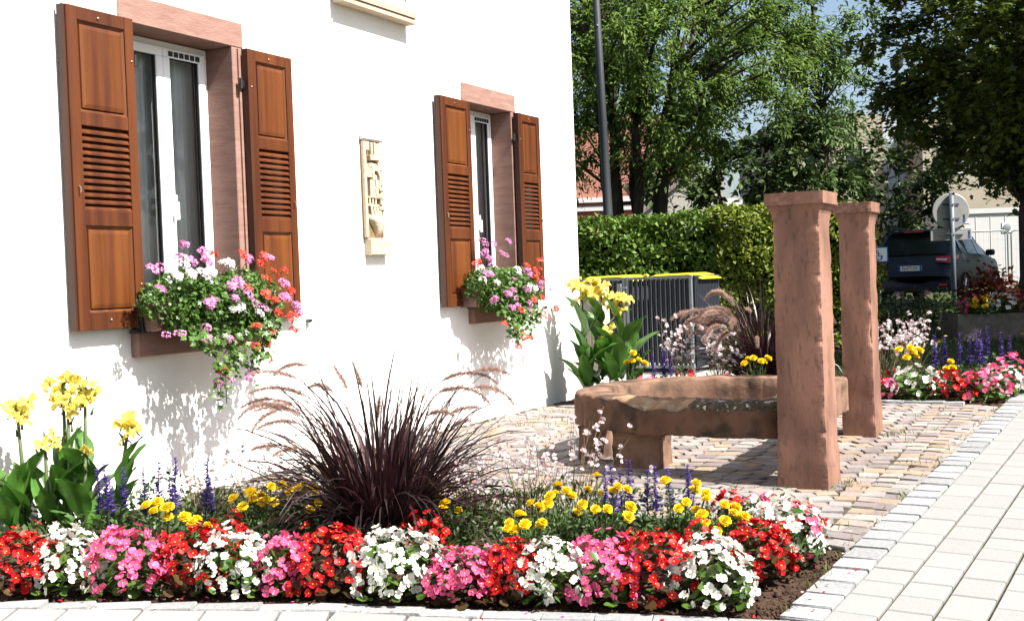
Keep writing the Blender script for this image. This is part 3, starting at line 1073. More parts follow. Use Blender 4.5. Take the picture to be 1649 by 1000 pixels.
BFL = {c: [begonia_flower(c, k) for k in range(4)] for c in pm}
def dome_points(n, jitter=.12, low=-.25):
    """evenly spread points on a dome, normals included"""
    pts = []
    ga = math.pi * (3 - math.sqrt(5))
    for i in range(n):
        z = 1 - (1 - low) * (i + .5) / n
        r = math.sqrt(max(0, 1 - z * z))
        a = ga * i + random.uniform(-.35, .35)
        pts.append(Vector((r * math.cos(a), r * math.sin(a), z + random.uniform(-jitter, jitter))))
    return pts
def begonia_foliage(m, n=150):
    P, X, H_, sz = [], [], [], []
    for i in range(n):
        v = Vector(rdir(1, .5)[0])
        rr = random.uniform(.35, .95)
        p = Vector((v.x * rr, v.y * rr, .15 + .80 * max(0, v.z * rr) + random.uniform(-.1, .05)))
        P.append(p)
        X.append((v.x + random.gauss(0, .3), v.y + random.gauss(0, .3), -.05 + random.gauss(0, .22)))
        H_.append((v.x * .5 + random.gauss(0, .3), v.y * .5 + random.gauss(0, .3), 1))
        sz.append(random.uniform(.18, .34))
    return leafmesh('foliage', ROUND, P, X, H_, sz, m)
BFO = {'green': [begonia_foliage(leaf_green) for _ in range(3)], 'bronze': [begonia_foliage(leaf_bronze) for _ in range(3)]}
def begonia(x, y, r, h, color, leaf, label, nfl=58, mixc=None, group='begonias edging the front bed', fs=.0195, low=-.5):
    z = gz(x, y) + .004
    root = empty('begonia', (x, y, z), 0, label, 'flower', group)
    inst('foliage', random.choice(BFO[leaf]), root, (0, 0, 0), (0, 0, random.uniform(0, 6.28)), (r, r, h * .80))
    lobes = [(Vector((0, 0, 0)), .80)] + [(Vector((math.cos(a_) * .42, math.sin(a_) * .42, random.uniform(-.12, .10))), random.uniform(.50, .66)) for a_ in np.arange(4) * 1.571 + random.uniform(0, 1.5)]
    pts = []
    for ci, (lc, lr) in enumerate(lobes):
        for p in dome_points(int(nfl * (.75 if ci == 0 else .42)), .10, low):
            q = lc + p * lr * random.uniform(.92, 1.10)
            if all((q - c2).length > r2 * .93 for k2, (c2, r2) in enumerate(lobes) if k2 != ci):
                pts.append((q, p))
    cl = []
    for q, p in pts:
        k_ = random.random()
        if k_ < .16:
            continue
        cl.append((q * random.uniform(.96, 1.10 + (.10 if k_ > .8 else 0)), p))
        if k_ > .72:
            cl.append((q * random.uniform(1.0, 1.12) + Vector((random.gauss(0, .09), random.gauss(0, .09), random.gauss(0, .09))), p))
    for q, p in cl:
        c = color
        if mixc and random.random() < .28:
            c = random.choice(mixc)
        if random.random() < .02:
            continue
        loc = Vector((q.x * r * 1.06, q.y * r, h * (.33 + .67 * (q.z - .16 * max(0.0, q.z) ** 2) * 1.08)))
        if loc.z < .02:
            continue
        nrm = (Vector((p.x, p.y, p.z * .8 + .25)) + Vector((random.gauss(0, .33), random.gauss(0, .33), random.gauss(0, .33)))).normalized()
        qq = nrm.to_track_quat('Z', 'Y')
        e = (qq.to_matrix() @ Matrix.Rotation(random.uniform(0, 6.28), 3, 'Z')).to_euler()
        inst('flower', random.choice(BFL[c]), root, loc, e, fs * random.uniform(.78, 1.2))
    return root
ROW = [(-1.893, 4.478), (-1.713, 4.49), (-1.488, 4.491), (-1.245, 4.513), (-1.09, 4.484), (-0.912, 4.495), (-0.736, 4.497), (-0.48, 4.459),
       (-0.22, 4.402), (-0.022, 4.386), (0.111, 4.342), (0.303, 4.327), (0.484, 4.307), (0.686, 4.232)]
RC = [('red', 'bronze', .115, .235, 'red begonia cut by the left edge of the front row, below the canna leaves'),
      ('white', 'green', .118, .245, 'white begonia in the front row below the purple salvia, second from the left end'),
      ('pink', 'green', .125, .255, 'pink begonia in the front row below the small yellow marigolds'),
      ('red', 'bronze', .115, .255, 'red begonia in the front row between the left pink and the second white begonia'),
      ('white', 'green', .115, .240, 'white begonia in the front row, second white from the left, left of the dark grass'),
      ('pink', 'green', .095, .225, 'narrow pink begonia squeezed between white and red just left of the dark grass'),
      ('red', 'bronze', .125, .255, 'red begonia in front of the left side of the dark fountain grass'),
      ('white', 'green', .140, .260, 'broad white begonia directly in front of the dark fountain grass'),
      ('pink', 'bronze', .120, .195, 'low pink begonia with dark leaves right of the white one before the grass'),
      ('red', 'bronze', .105, .220, 'red begonia below the yellow marigolds, left of the centre-right white begonia'),
      ('white', 'green', .110, .240, 'white begonia directly below the cluster of yellow marigolds'),
      ('pink', 'green', .125, .255, 'pink begonia below the tall marigold and left salvia spikes'),
      ('red', 'bronze', .130, .270, 'large red begonia in front of the purple salvia spikes'),
      ('white', 'green', .120, .255, 'white begonia at the right front, nearest the kerb corner')]
for (x, y), (c, l, r, h, lab) in zip(ROW, RC):
    begonia(x, y - .035, r * 1.20, h * 1.08, c, l, lab, nfl=int(84 + 70 * (r - .09) / .05))
begonia(.907, 4.46, .125, .255, 'red', 'bronze', 'red begonia at the right tip of the bed before the white mixed ones', 105)
begonia(1.075, 4.74, .150, .275, 'white', 'green', 'white begonia with scattered pink blossoms at the right tip of the bed', 140, ('pink', 'red', 'white'))
begonia(1.175, 4.83, .075, .235, 'red', 'bronze', 'small red begonia on the outer right edge next to the cobbles', 26, ('white',))
begonia(1.00, 4.98, .095, .255, 'pink', 'green', 'pink begonia half hidden behind the mixed white one', 34, ('red', 'white'))
begonia(.915, 5.10, .085, .23, 'red', 'bronze', 'dark-leaved red begonia at the back right of the bed by the cobbles', 26)
begonia(-.40, 4.80, .110, .235, 'red', 'bronze', 'red begonia tucked under the right side of the fountain grass', 40)
begonia(-.55, 5.05, .08, .20, 'red', 'bronze', 'small red begonia at the foot of the fountain grass', 20)
begonia(-1.16, 4.72, .075, .27, 'red', 'bronze', 'small red begonia standing behind the front row left of the grass', 24)
begonia(.70, 4.52, .07, .26, 'red', 'bronze', 'small red begonia between the marigolds and the right white begonia', 22)

for c_, n_ in (('red', 26), ('white', 16), ('pink', 14)):
    P = []
    while len(P) < n_:
        x, y = random.uniform(-1.9, 1.45), random.uniform(3.85, 4.95)
        f_ = ef(x, y)[1]
        if kerb_y(x) - .10 < y < kerb_y(x) + .12 and f_ < -1.2 or (x > .9 and -1.45 < f_ < -1.2 and y < 5.0):
            P.append((x, y, gz(x, y) + .006))
    X_ = rdir(n_); X_[:, 2] *= .1
    tag(inst('fallen_petals', leafmesh('fallen_petals', ROUND, P, X_, np.array([[0, 0, 1.0]] * n_) + rdir(n_) * .3, rng.uniform(.010, .018, n_), pm[c_]), bedsoil), kind='stuff')

# --- marigolds
marm = mat('marigold_petal', (.7905, .595, .0085), (.765, .51, .0059), rough=.6, objvar=.08, nscale=90, trans=.15)
marg = mat('marigold_leaf', (.034, .068, .0122), (.0612, .102, .0238), rough=.5, tone=True, trans=.15)
stemm = mat('green_stem', (.068, .102, .0272), (.0476, .0748, .0204), rough=.6)
def marigold_head():
    mb = MB()
    for ring_, (n, tilt, ln) in enumerate(((13, .12, 1.0), (12, .40, .95), (10, .72, .85), (8, 1.05, .70), (6, 1.35, .55))):
        for k in range(n):
            a = 2 * math.pi * (k + .5 * (ring_ % 2)) / n + random.uniform(-.12, .12)
            l = ln * random.uniform(.85, 1.1)
            ct, st = math.cos(tilt), math.sin(tilt)
            w = .27
            dx, dy = math.cos(a), math.sin(a)
            px, py = -dy * w, dx * w
            z0 = .08 * ring_
            V = [(dx * .1, dy * .1, z0), (dx * l * ct * .75 + px, dy * l * ct * .75 + py, z0 + l * st * .65 + random.uniform(-.05, .05)),
                 (dx * l * ct, dy * l * ct, z0 + l * st * .8 + .06), (dx * l * ct * .75 - px, dy * l * ct * .75 - py, z0 + l * st * .65 + random.uniform(-.05, .05))]
            mb.add(V, [(0, 1, 2), (0, 2, 3)])
    mb.lathe([(.25, -.45), (.32, -.1), (.2, .0)], 6, mi=1)
    return mb.mesh('flower_head', [marm, marg])
MARH = [marigold_head() for _ in range(3)]
def feather(n, R_, h):
    P, X, Hh, sz = [], [], [], []
    for i in range(n):
        v = rdir(1, .7)[0]
        rr = random.uniform(.2, 1.0)
        P.append((v[0] * rr * R_, v[1] * rr * R_, max(.0, v[2]) * rr * h * .9 + random.uniform(0, .04)))
        X.append((v[0] + random.gauss(0, .5), v[1] + random.gauss(0, .5), .5 + random.gauss(0, .4)))
        Hh.append(rdir(1)[0])
        sz.append(random.uniform(.02, .05))
    return P, X, Hh, sz
thin = (LEAF4[0] * np.array([1, .55, 1]), LEAF4[1])
def marigold(x, y, r, h, heads, label, group='yellow marigolds in the beds', fs=.0255):
    k_ = (.84 if x > -.1 else 1.12) if y < 6 else 1
    heads = [(a_, b_, c_ * k_) for a_, b_, c_ in heads]
    h *= k_
    z = gz(x, y) + .004
    root = empty('marigold', (x, y, z), 0, label, 'flower', group)
    P, X, Hh, sz = feather(420, r, h)
    inst('foliage', leafmesh('foliage', thin, P, X, Hh, sz, marg), root)
    st = MB()
    extra = [(dx + random.uniform(-.05, .05), dy + random.uniform(-.04, .04), hz * random.uniform(.82, .98)) for (dx, dy, hz) in heads if random.random() < .8]
    for (dx, dy, hz) in list(heads) + extra:
        st.tube([(dx * .2, dy * .2, 0), (dx * .7, dy * .7, hz * .6), (dx, dy, hz)], .0025, 4)
        e = ((Vector((dx * 1.0, dy * 1.0 - .05, .16)).normalized()).to_track_quat('Z', 'Y')).to_euler()
        inst('flower_head', random.choice(MARH), root, (dx, dy, hz), e, fs * random.uniform(.85, 1.15))
    tag(st.build('stems', stemm, root), kind='stuff')
    return root
def rheads(n, r, h):
    return [(random.uniform(-r, r), random.uniform(-r, r) * .8, h * random.uniform(.75, 1.1)) for _ in range(n)]
marigold(-1.44, 4.74, .10, .20, [(0, -.05, .25), (-.06, .0, .23), (.05, -.06, .235)], 'yellow marigold behind the left pink begonia')
marigold(-1.33, 4.70, .07, .17, [(.0, -.03, .20), (.03, .03, .18)], 'small yellow marigold right of the left pink begonia')
marigold(-1.10, 5.00, .14, .22, rheads(7, .11, .24), 'yellow marigold left of the dark grass among the white sprays')
marigold(-.92, 5.08, .12, .20, rheads(6, .10, .23), 'yellow marigold touching the left side of the dark grass')
marigold(-.30, 5.00, .09, .16, rheads(3, .07, .18), 'yellow marigold under the right side of the dark grass')
marigold(.02, 4.72, .12, .20, [(-.06, -.05, .235), (.0, -.06, .225), (.07, -.05, .23), (-.02, .04, .25), (.06, .05, .28)], 'yellow marigold just behind the centre-right red and white begonias')
marigold(.17, 4.92, .13, .24, [(-.12, .0, .26), (-.04, -.05, .30), (.03, .0, .31), (.09, -.06, .25), (.12, .06, .30), (.0, .10, .32)], 'yellow marigold at the centre of the marigold cluster')
marigold(.33, 4.86, .13, .26, [(-.07, -.05, .27), (-.02, -.09, .255), (.06, .0, .32), (.08, -.02, .345), (.0, .07, .385), (.12, -.09, .26)], 'tallest yellow marigold, next to the left salvia spikes')
marigold(.66, 4.86, .12, .24, [(-.05, .0, .36), (.07, -.03, .35), (.02, -.08, .27), (.10, -.08, .31)], 'yellow marigold between the purple salvia spikes')
marigold(.775, 4.64, .12, .24, [(-.03, .02, .32), (.03, -.03, .30), (.08, .0, .28), (.02, -.09, .24), (.10, -.06, .25), (-.06, -.04, .26)], 'yellow marigold right of the salvia spikes, behind the right white begonia')

# --- salvia
salm = mat('salvia_bloom', (.04, .0176, .136), (.08, .04, .24), rough=.6, tone=True, objvar=.15)
sals = mat('salvia_stem', (.03, .025, .07), rough=.6)
salleaf = mat('salvia_leaf', (.034, .0782, .0136), (.0578, .1156, .0238), rough=.45, tone=True, trans=.15)
def salvia_spike(n=110):
    P, X, Hh, sz = [], [], [], []
    for i in range(n):
        t = i / n
        z = .40 + .60 * t
        whorl = .5 + .5 * math.cos(t * 60)
        r = .058 * (1 - .72 * t) * (.55 + .45 * whorl)
        a = random.uniform(0, 6.28)
        P.append((r * .3 * math.cos(a), r * .3 * math.sin(a), z + random.uniform(-.012, .012)))
        X.append((math.cos(a), math.sin(a), .5))
        Hh.append((0, 0, 1))
        sz.append(r * 1.6 + .018)
    V, F = scatter(LEAF4, P, X, Hh, sz)
    mb = MB()
    mb.tube([(0, 0, 0), (.004, 0, .5), (0, 0, 1.0)], [.008, .007, .003], 4, 1)
    V2 = np.array(mb.v)
    me = bpy.data.meshes.new('flower_spike')
    me.from_pydata([tuple(v) for v in V] + mb.v, [], [tuple(f) for f in F] + [tuple(i + len(V) for i in f) for f in mb.f])
    me.materials.append(salm); me.materials.append(sals)
    me.polygons.foreach_set('material_index', [0] * len(F) + [1] * len(mb.f))
    at = me.attributes.new('tone', 'FLOAT', 'POINT')
    at.data.foreach_set('value', list(np.repeat(rng.random(n), 4)) + [0] * len(mb.v))
    return me
SPK = [salvia_spike() for _ in range(4)]
def salvia(x, y, spikes, label, r=.10, h=.17, group='purple salvias in the beds'):
    root = empty('salvia', (x, y, gz(x, y) + .004), 0, label, 'flower', group)
    n = 170
    P, X, Hh, sz = [], [], [], []
    for i in range(n):
        v = rdir(1, .8)[0]
        rr = random.uniform(.2, 1)
        P.append((v[0] * rr * r, v[1] * rr * r, max(0, v[2]) * rr * h + .01))
        X.append((v[0] + random.gauss(0, .3), v[1] + random.gauss(0, .3), .25))
        Hh.append((random.gauss(0, .3), random.gauss(0, .3), 1))
        sz.append(random.uniform(.03, .062))
    inst('foliage', leafmesh('foliage', LEAF6, P, X, Hh, sz, salleaf), root)
    for (dx, dy, hh) in spikes:
        inst('flower_spike', random.choice(SPK), root, (dx, dy, .03), (random.uniform(-.06, .06), random.uniform(-.06, .06), random.uniform(0, 6)), (hh * 1.05, hh * 1.05, hh))
    return root
salvia(-1.72, 5.02, [(-.06, 0, .33), (-.02, -.03, .36), (.01, .03, .33), (-.04, .05, .28)], 'purple salvia with twin spikes beside the left canna leaves', .14, .19)
salvia(-1.57, 5.02, [(-.03, 0, .33), (.03, -.02, .36), (.09, .0, .37), (.10, -.05, .29)], 'purple salvia with slender spikes against the white wall, left of the white sprays', .14, .18)
salvia(-1.36, 5.08, [(.0, 0, .36), (.02, .03, .27)], 'purple salvia with one lone spike among the white sprays by the wall', .10, .14)
salvia(.41, 4.98, [(-.05, 0, .31), (-.01, -.03, .33), (.035, .02, .30)], 'purple salvia with the leftmost spikes of the right-hand clump', .10, .14)
salvia(.525, 4.95, [(-.05, 0, .35), (.015, .02, .31), (.05, -.01, .32)], 'purple salvia with the tallest spikes in the right-hand clump', .10, .14)
salvia(.70, 4.99, [(-.05, .02, .30), (.01, 0, .29), (.035, .03, .31)], 'purple salvia with the rightmost spikes behind the marigolds', .09, .14)

fillm = mat('bed_leaf', (.0238, .051, .0095), (.051, .085, .0204), rough=.5, tone=True, trans=.15)
P, X, Hh, sz = [], [], [], []
while len(P) < 9000:
    x, y = random.uniform(-2.4, 1.2), random.uniform(4.5, 5.9)
    if in_bed(x, y) and y > kerb_y(x) + .26 and y < float(np.interp(x, BXS, BYS)) - .06:
        top = .13 + .06 * math.sin(x * 9 + y * 4) * math.sin(y * 11)
        P.append((x, y, gz(x, y) + max(0.0, top) * random.random() ** .6))
        X.append((random.gauss(0, .7), random.gauss(0, .7), .5 + random.gauss(0, .4)))
        Hh.append((random.gauss(0, .5), random.gauss(0, .5), 1))
        sz.append(random.uniform(.018, .045))
tag(inst('bed_foliage', leafmesh('bed_foliage', LEAF4, P, X, Hh, sz, fillm)), 'low green foliage covering the front flower bed', 'foliage', kind='stuff')

# --- gaura (airy white sprays)
gaust = mat('gaura_stem', (.0975, .09, .0338), (.15, .075, .045), rough=.6, nscale=30)
gaup = petalmat('gaura_petal', (.7392, .7304, .7216), .05, (.7216, .6688, .6688), .4)
gaubud = mat('gaura_bud', (.50, .12, .16), rough=.6)
gaul = mat('gaura_leaf', (.0476, .068, .017), (.0748, .0952, .0272), rough=.55, tone=True, trans=.15)
def gaura_blossom():
    mb = MB()
    for c in range(random.randint(2, 3)):
        o = Vector((random.uniform(-.5, .5), random.uniform(-.5, .5), random.uniform(-.6, .6)))
        n0 = len(mb.v)
        for a in (.5, 1.3, 1.95, 2.7):
            petal_fan(mb, a + random.uniform(-.15, .15), .95, .52, .25, 0, 6)
        mb.tube([(0, 0, 0), (.05, -.35, .15)], [.07, .03], 3, 1)
        Rm = Matrix.Rotation(random.uniform(-.7, .7), 3, 'Y') @ Matrix.Rotation(random.uniform(.7, 1.7), 3, 'X')
        for i in range(n0, len(mb.v)):
            mb.v[i] = tuple(Rm @ Vector(mb.v[i]) + o)
    for c in range(3):
        a = random.uniform(0, 6.28)
        mb.tube([(.1 * math.cos(a), .1 * math.sin(a), .2), (.3 * math.cos(a), .3 * math.sin(a), 1.0 + c * .25)], [.09, .03], 3, 1)
    return mb.mesh('blossom', [gaup, gaubud])
GB = [gaura_blossom() for _ in range(5)]
def gaura(x, y, nst, h, spread, label, nb=2, lean=(0, 0), fs=.017, leaves=260, dense=1.0, group='white gaura sprays in the beds'):
    root = empty('gaura', (x, y, gz(x, y) + .004), 0, label, 'flower', group)
    st = MB()
    for i in range(nst):
        a = random.uniform(0, 6.28)
        l = h * random.uniform(.6, 1.08)
        out = spread * random.uniform(.2, 1.0)
        b = Vector((math.cos(a) * .04, math.sin(a) * .04, 0))
        tip = Vector((math.cos(a) * out + lean[0], math.sin(a) * out + lean[1], l))
        mid = b.lerp(tip, .5) + Vector((random.gauss(0, .015), random.gauss(0, .015), .04))
        pts = [b, b.lerp(mid, .6) + Vector((0, 0, .01)), mid, mid.lerp(tip, .55) + Vector((random.gauss(0, .008), random.gauss(0, .008), 0)), tip]
        st.tube(pts, [.0022, .0018, .0015, .0012, .0008], 3, cap=False)
        for k in range(nb):
            t = random.uniform(.55, 1.0)
            p = mid.lerp(tip, (t - .5) * 2)
            inst('blossom', random.choice(GB), root, p + Vector((random.gauss(0, .012), random.gauss(0, .012), 0)),
                 (random.uniform(-.4, .4), random.uniform(-.4, .4), random.uniform(-.9, .9)), fs * random.uniform(.7, 1.15))
    tag(st.build('stems', gaust, root), kind='stuff')
    P, X, Hh, sz = [], [], [], []
    for i in range(leaves):
        a = random.uniform(0, 6.28)
        rr = random.uniform(.0, spread * .7)
        z = random.uniform(0, h * .42)
        P.append((math.cos(a) * rr + lean[0] * z / h, math.sin(a) * rr + lean[1] * z / h, z))
        X.append((math.cos(a) * .6, math.sin(a) * .6, 1))
        Hh.append(rdir(1)[0])
        sz.append(random.uniform(.02, .055))
    inst('foliage', leafmesh('foliage', (LEAF4[0] * np.array([1, .4, 1]), LEAF4[1]), P, X, Hh, sz, gaul), root)
    return root
gaura(-1.38, 5.28, 20, .46, .20, 'faint white gaura spray standing against the white wall', 2, fs=.012)
gaura(-1.15, 5.30, 22, .40, .22, 'white gaura spray between the wall and the left side of the dark grass', 2, fs=.013)
gaura(-.22, 5.25, 22, .40, .20, 'white gaura spray close to the right side of the dark grass', 3, (.02, 0), fs=.015)
gaura(.05, 5.30, 24, .42, .22, 'white gaura spray above the marigolds, before the cobbles', 3, (.03, 0), fs=.015)
gaura(.25, 5.30, 24, .50, .30, 'tall white gaura spray leaning in front of the basin supports', 2, (.10, 0), fs=.0165)

# --- canna
cannal = mat('canna_leaf', (0.0402, 0.1091, 0.0173), (0.0747, 0.1778, 0.0252), rough=.33, spec=.5, nscale=16, stretch=(1, 1, .35), objvar=.22, trans=.22)
cannap = petalmat('canna_petal', (.7396, .602, .0774), .10, (.774, .688, .2236), .5)
cannad = mat('canna_bud', (.12, .13, .05), (.25, .13, .05), rough=.7, nscale=60)
def canna_leaf(var):
    """length 1, width ~.36, base at the origin rising along +x, arching down"""
    nl, nw = 10, 6
    V, F = [], []
    bend = random.uniform(.25, .75)
    wave = random.uniform(.01, .03)
    for i in range(nl + 1):
        t = i / nl
        w = .19 * math.sin(math.pi * min(1, t ** .72)) ** .85 * (1.0 if t < .9 else 1.0) + .012 * (1 - t)
        x = t * math.cos(bend * t * .6)
        z = .10 * math.sin(t * 2) - bend * .38 * t * t
        for j in range(nw + 1):
            s = (j / nw - .5) * 2
            V.append((x, s * w, z + .34 * abs(s) ** 1.2 * w + wave * math.sin(t * 13 + s * 2 + var) * abs(s)))
    for i in range(nl):
        for j in range(nw):
            a = i * (nw + 1) + j
            F.append((a, a + nw + 1, a + nw + 2, a + 1))
    return mesh_np('leaf', V, F, cannal, smooth=True)
CL = [canna_leaf(k) for k in range(5)]
def canna_flower():
    mb = MB()
    for k in range(5):
        a = 2 * math.pi * k / 5 + random.uniform(-.5, .5)
        l, w = random.uniform(.7, 1.2), random.uniform(.28, .5)
        V, F = [], []
        n1, n2 = 5, 4
        c, s = math.cos(a), math.sin(a)
        ph = random.uniform(0, 6)
        for i in range(n1 + 1):
            t = i / n1
            ww = w * math.sin(math.pi * (.12 + .80 * t)) * .8
            for j in range(n2 + 1):
                q = (j / n2 - .5) * 2
                r = l * t * (.6 + .4 * math.cos(t))
                z = 1.0 * t - random.uniform(.6, 1.1) * t * t + .16 * math.sin(q * 4 + ph) * t
                V.append((c * r - s * q * ww, s * r + c * q * ww, z))
        for i in range(n1):
            for j in range(n2):
                b = i * (n2 + 1) + j
                F.append((b, b + n2 + 1, b + n2 + 2, b + 1))
        mb.add(V, F, 0)
    mb.tube([(0, 0, -.5), (0, 0, .1)], [.07, .12], 5, 1)
    return mb.mesh('flower', [cannap, cannad], smooth=True)
CF = [canna_flower() for _ in range(4)]
def canna(x, y, stems, label, ls, group='yellow cannas by the house'):
    root = empty('canna', (x, y, gz(x, y) + .004), 0, label, 'plant', group)
    for (dx, dy, h, lx, nfl, spread, leaves) in stems:
        tip = Vector((dx + lx, dy, h))
        b = Vector((dx, dy, 0))
        st = MB().tube([b, b.lerp(tip, .5) + Vector((0, 0, .01)), tip], [.013, .010, .006], 6)
        for k in range(5):
            q = b.lerp(tip, .80 + .05 * k) + Vector((random.gauss(0, .012), random.gauss(0, .012), 0))
            st.tube([q, q + Vector((random.gauss(0, .012), random.gauss(0, .012), .035))], [.007, .003], 5)
        st.build('stem', stemm, root, smooth=True)
        for k in range(nfl):
            p = tip + Vector((random.uniform(-spread, spread), random.uniform(-spread, spread) * .7, random.uniform(-spread * 1.3, spread * .5)))
            e = (Vector((random.gauss(0, .6), random.gauss(0, .6) - .3, .7)).to_track_quat('Z', 'Y')).to_euler()
            inst('flower', random.choice(CF), root, p, e, ls * random.uniform(.15, .22))
        for (t, az, el, sc) in leaves:
            p = b.lerp(tip, t)
            Rm = Matrix.Rotation(az, 3, 'Z') @ Matrix.Rotation(-el, 3, 'Y') @ Matrix.Rotation(random.uniform(-.4, .4), 3, 'X')
            inst('leaf', random.choice(CL), root, p, Rm.to_euler(), (sc, sc * random.uniform(.85, 1.15), sc))
    return root
def lv(n, t0, t1, s0, s1, az0=-math.pi, az1=math.pi, e0=.75, e1=1.25):
    return [(t0 + (t1 - t0) * k / max(1, n - 1), az0 + (az1 - az0) * ((k * .618) % 1) + random.uniform(-.3, .3), random.uniform(e0, e1), random.uniform(s0, s1)) for k in range(n)]
canna(-1.98, 5.24, [(-.20, -.02, .60, -.03, 6, .055, lv(5, .05, .35, .22, .32)), (-.03, .0, .71, .0, 7, .06, lv(5, .05, .42, .22, .34)), (.03, .03, .70, .03, 6, .06, lv(4, .05, .45, .22, .32)),
                    (.17, -.02, .50, .09, 6, .045, lv(5, .03, .45, .2, .30, -.9, .9)), (-.10, -.05, .47, .0, 2, .03, lv(5, .03, .35, .2, .30)), (.06, -.06, .40, .02, 1, .02, lv(5, .03, .5, .2, .30)),
                    (-.01, -.03, .62, .01, 4, .05, lv(4, .05, .4, .22, .3)), (-.24, -.08, .30, -.03, 0, .04, lv(5, .03, .5, .24, .32))],
      'yellow canna clump with broad green leaves at the left, against the white wall', .30)
canna(.80, 10.35, [(-.18, .0, .98, .0, 9, .085, lv(6, .08, .62, .32, .46)), (-.03, .02, 1.0, .02, 9, .085, lv(6, .08, .68, .34, .48)), (.12, -.02, .88, .02, 9, .085, lv(6, .08, .6, .32, .46)),
                   (.05, -.06, .62, .0, 5, .07, lv(6, .05, .7, .32, .44)), (-.15, -.08, .45, -.02, 0, .04, lv(6, .05, .8, .3, .42)), (.20, .04, .55, .04, 0, .04, lv(6, .05, .8, .3, .42, -.8, .8))],
      'yellow canna clump at the far corner of the house behind the basin', .42)

# --- fountain grass
bladem = mat('purple_blade', (.013, .007, .007), (.044, .013, .018), rough=.36, spec=.5, tone=True, trans=.12)
plumem = mat('plume_bristle', (.50, .37, .29), (.34, .20, .18), rough=.8, tone=True, trans=.4, objvar=.2)
plstem = mat('plume_stem', (.16, .07, .06), rough=.6)
def grass_blades(n, h, spread, base):
    K = 8
    a = rng.uniform(0, 2 * np.pi, n)
    lean0 = np.minimum(1.35, (.03 + .92 * rng.random(n) ** .95) * spread)
    L_ = h * rng.uniform(.52, .98, n) * (1 - .22 * np.clip(lean0, 0, 1)) * np.where(rng.random(n) < .05, 1.18, 1)
    curl = rng.uniform(.12, 1.0, n) ** 1.1 * 3.0 * (.42 + .6 * lean0)
    r0 = base * np.sqrt(rng.random(n))
    az = a + rng.normal(0, .45, n)
    t = np.linspace(0, 1, K)
    th = lean0[:, None] + curl[:, None] * t[None] ** 1.6
    dl = L_[:, None] / (K - 1)
    hr = np.concatenate([np.zeros((n, 1)), np.cumsum(np.sin(th[:, :-1]) * dl, 1)], 1)
    zz = np.concatenate([np.zeros((n, 1)), np.cumsum(np.cos(th[:, :-1]) * dl, 1)], 1)
    cx, cy = np.cos(az), np.sin(az)
    x = (r0 * np.cos(a))[:, None] + hr * cx[:, None]
    y = (r0 * np.sin(a))[:, None] + hr * cy[:, None]
    w = (rng.uniform(.0045, .0100, n) * (h / 1.0) ** .5)[:, None] * (np.minimum(1, .6 + t * 2) * (1 - t ** 2.6))[None] + .0004
    tw = rng.uniform(-1, 1, n)[:, None] * 1.5 * (.5 + t[None])
    sx, sy = -cy[:, None] * np.cos(tw), cx[:, None] * np.cos(tw)
    sz_ = np.sin(tw) * .6
    A = np.stack([x + sx * w, y + sy * w, np.maximum(zz + sz_ * w, .0)], -1)
    B = np.stack([x - sx * w, y - sy * w, np.maximum(zz - sz_ * w, .0)], -1)
    V = np.stack([A, B], 2).reshape(-1, 3)
    base_ = (np.arange(n) * K * 2)[:, None]
    k = np.arange(K - 1)[None]
    F = np.stack([base_ + 2 * k, base_ + 2 * k + 1, base_ + 2 * k + 3, base_ + 2 * k + 2], -1).reshape(-1, 4)
    return mesh_np('blades', V, F, bladem, np.repeat(rng.random(n) ** 1.6, K * 2))
def plume(root, az, lean, L_, pl, curl, base=.05, pr_=.0135):
    K = 22
    az += random.gauss(0, .22)
    lean = max(.03, lean + random.gauss(0, .09))
    L_ *= random.uniform(.90, 1.10)
    curl *= random.uniform(.7, 1.25)
    pl *= random.uniform(.75, 1.25)
    sw = random.gauss(0, .5)
    pts = []
    p = Vector((math.cos(az) * base, math.sin(az) * base, 0))
    for i in range(K):
        t = i / (K - 1)
        th = lean * .75 + curl * 1.28 * t ** 2.7
        pts.append(p.copy())
        p = p + Vector((math.cos(az + sw * t * t) * math.sin(th), math.sin(az + sw * t * t) * math.sin(th), math.cos(th))) * (L_ / (K - 1))
    o_ = MB()
    o_.tube(pts, [.0020] * (K // 2) + [.0014] * (K - K // 2), 4)
    # bristles along the last pl metres
    n = int(1000 * pl / .2)
    cum = L_
    P, X = [], []
    for i in range(n):
        s = L_ - pl * (1 - random.random())
        f = s / L_ * (K - 1)
        i0 = min(K - 2, int(f))
        q = pts[i0].lerp(pts[i0 + 1], f - i0)
        tdir = (pts[i0 + 1] - pts[i0]).normalized()
        rv = Vector(rdir(1)[0])
        rv = (rv - tdir * rv.dot(tdir)).normalized()
        u = (s - (L_ - pl)) / pl
        prof = min(1, u * 5) * (1 - .55 * u ** 2)
        P.append((q, (rv * .85 + tdir * .65).normalized(), pr_ * 1.7 * prof * random.uniform(.6, 1.25) + .003))
    V, F = scatter((np.array([(0, .045, 0), (0, -.045, 0), (1, 0, 0)], float), np.array([(0, 1, 2)])),
                   [p_[0] for p_ in P], [p_[1] for p_ in P], rdir(n), [p_[2] for p_ in P])
    me = bpy.data.meshes.new('plume')
    me.from_pydata(o_.v + [tuple(v) for v in V], [], o_.f + [tuple(int(i) + len(o_.v) for i in f) for f in F])
    me.materials.append(plstem)
    me.materials.append(plumem)
    me.polygons.foreach_set('material_index', [0] * len(o_.f) + [1] * len(F))
    at = me.attributes.new('tone', 'FLOAT', 'POINT')
    at.data.foreach_set('value', [0.5] * len(o_.v) + list(np.repeat(rng.random(n), 3)))
    return inst('plume', me, root)
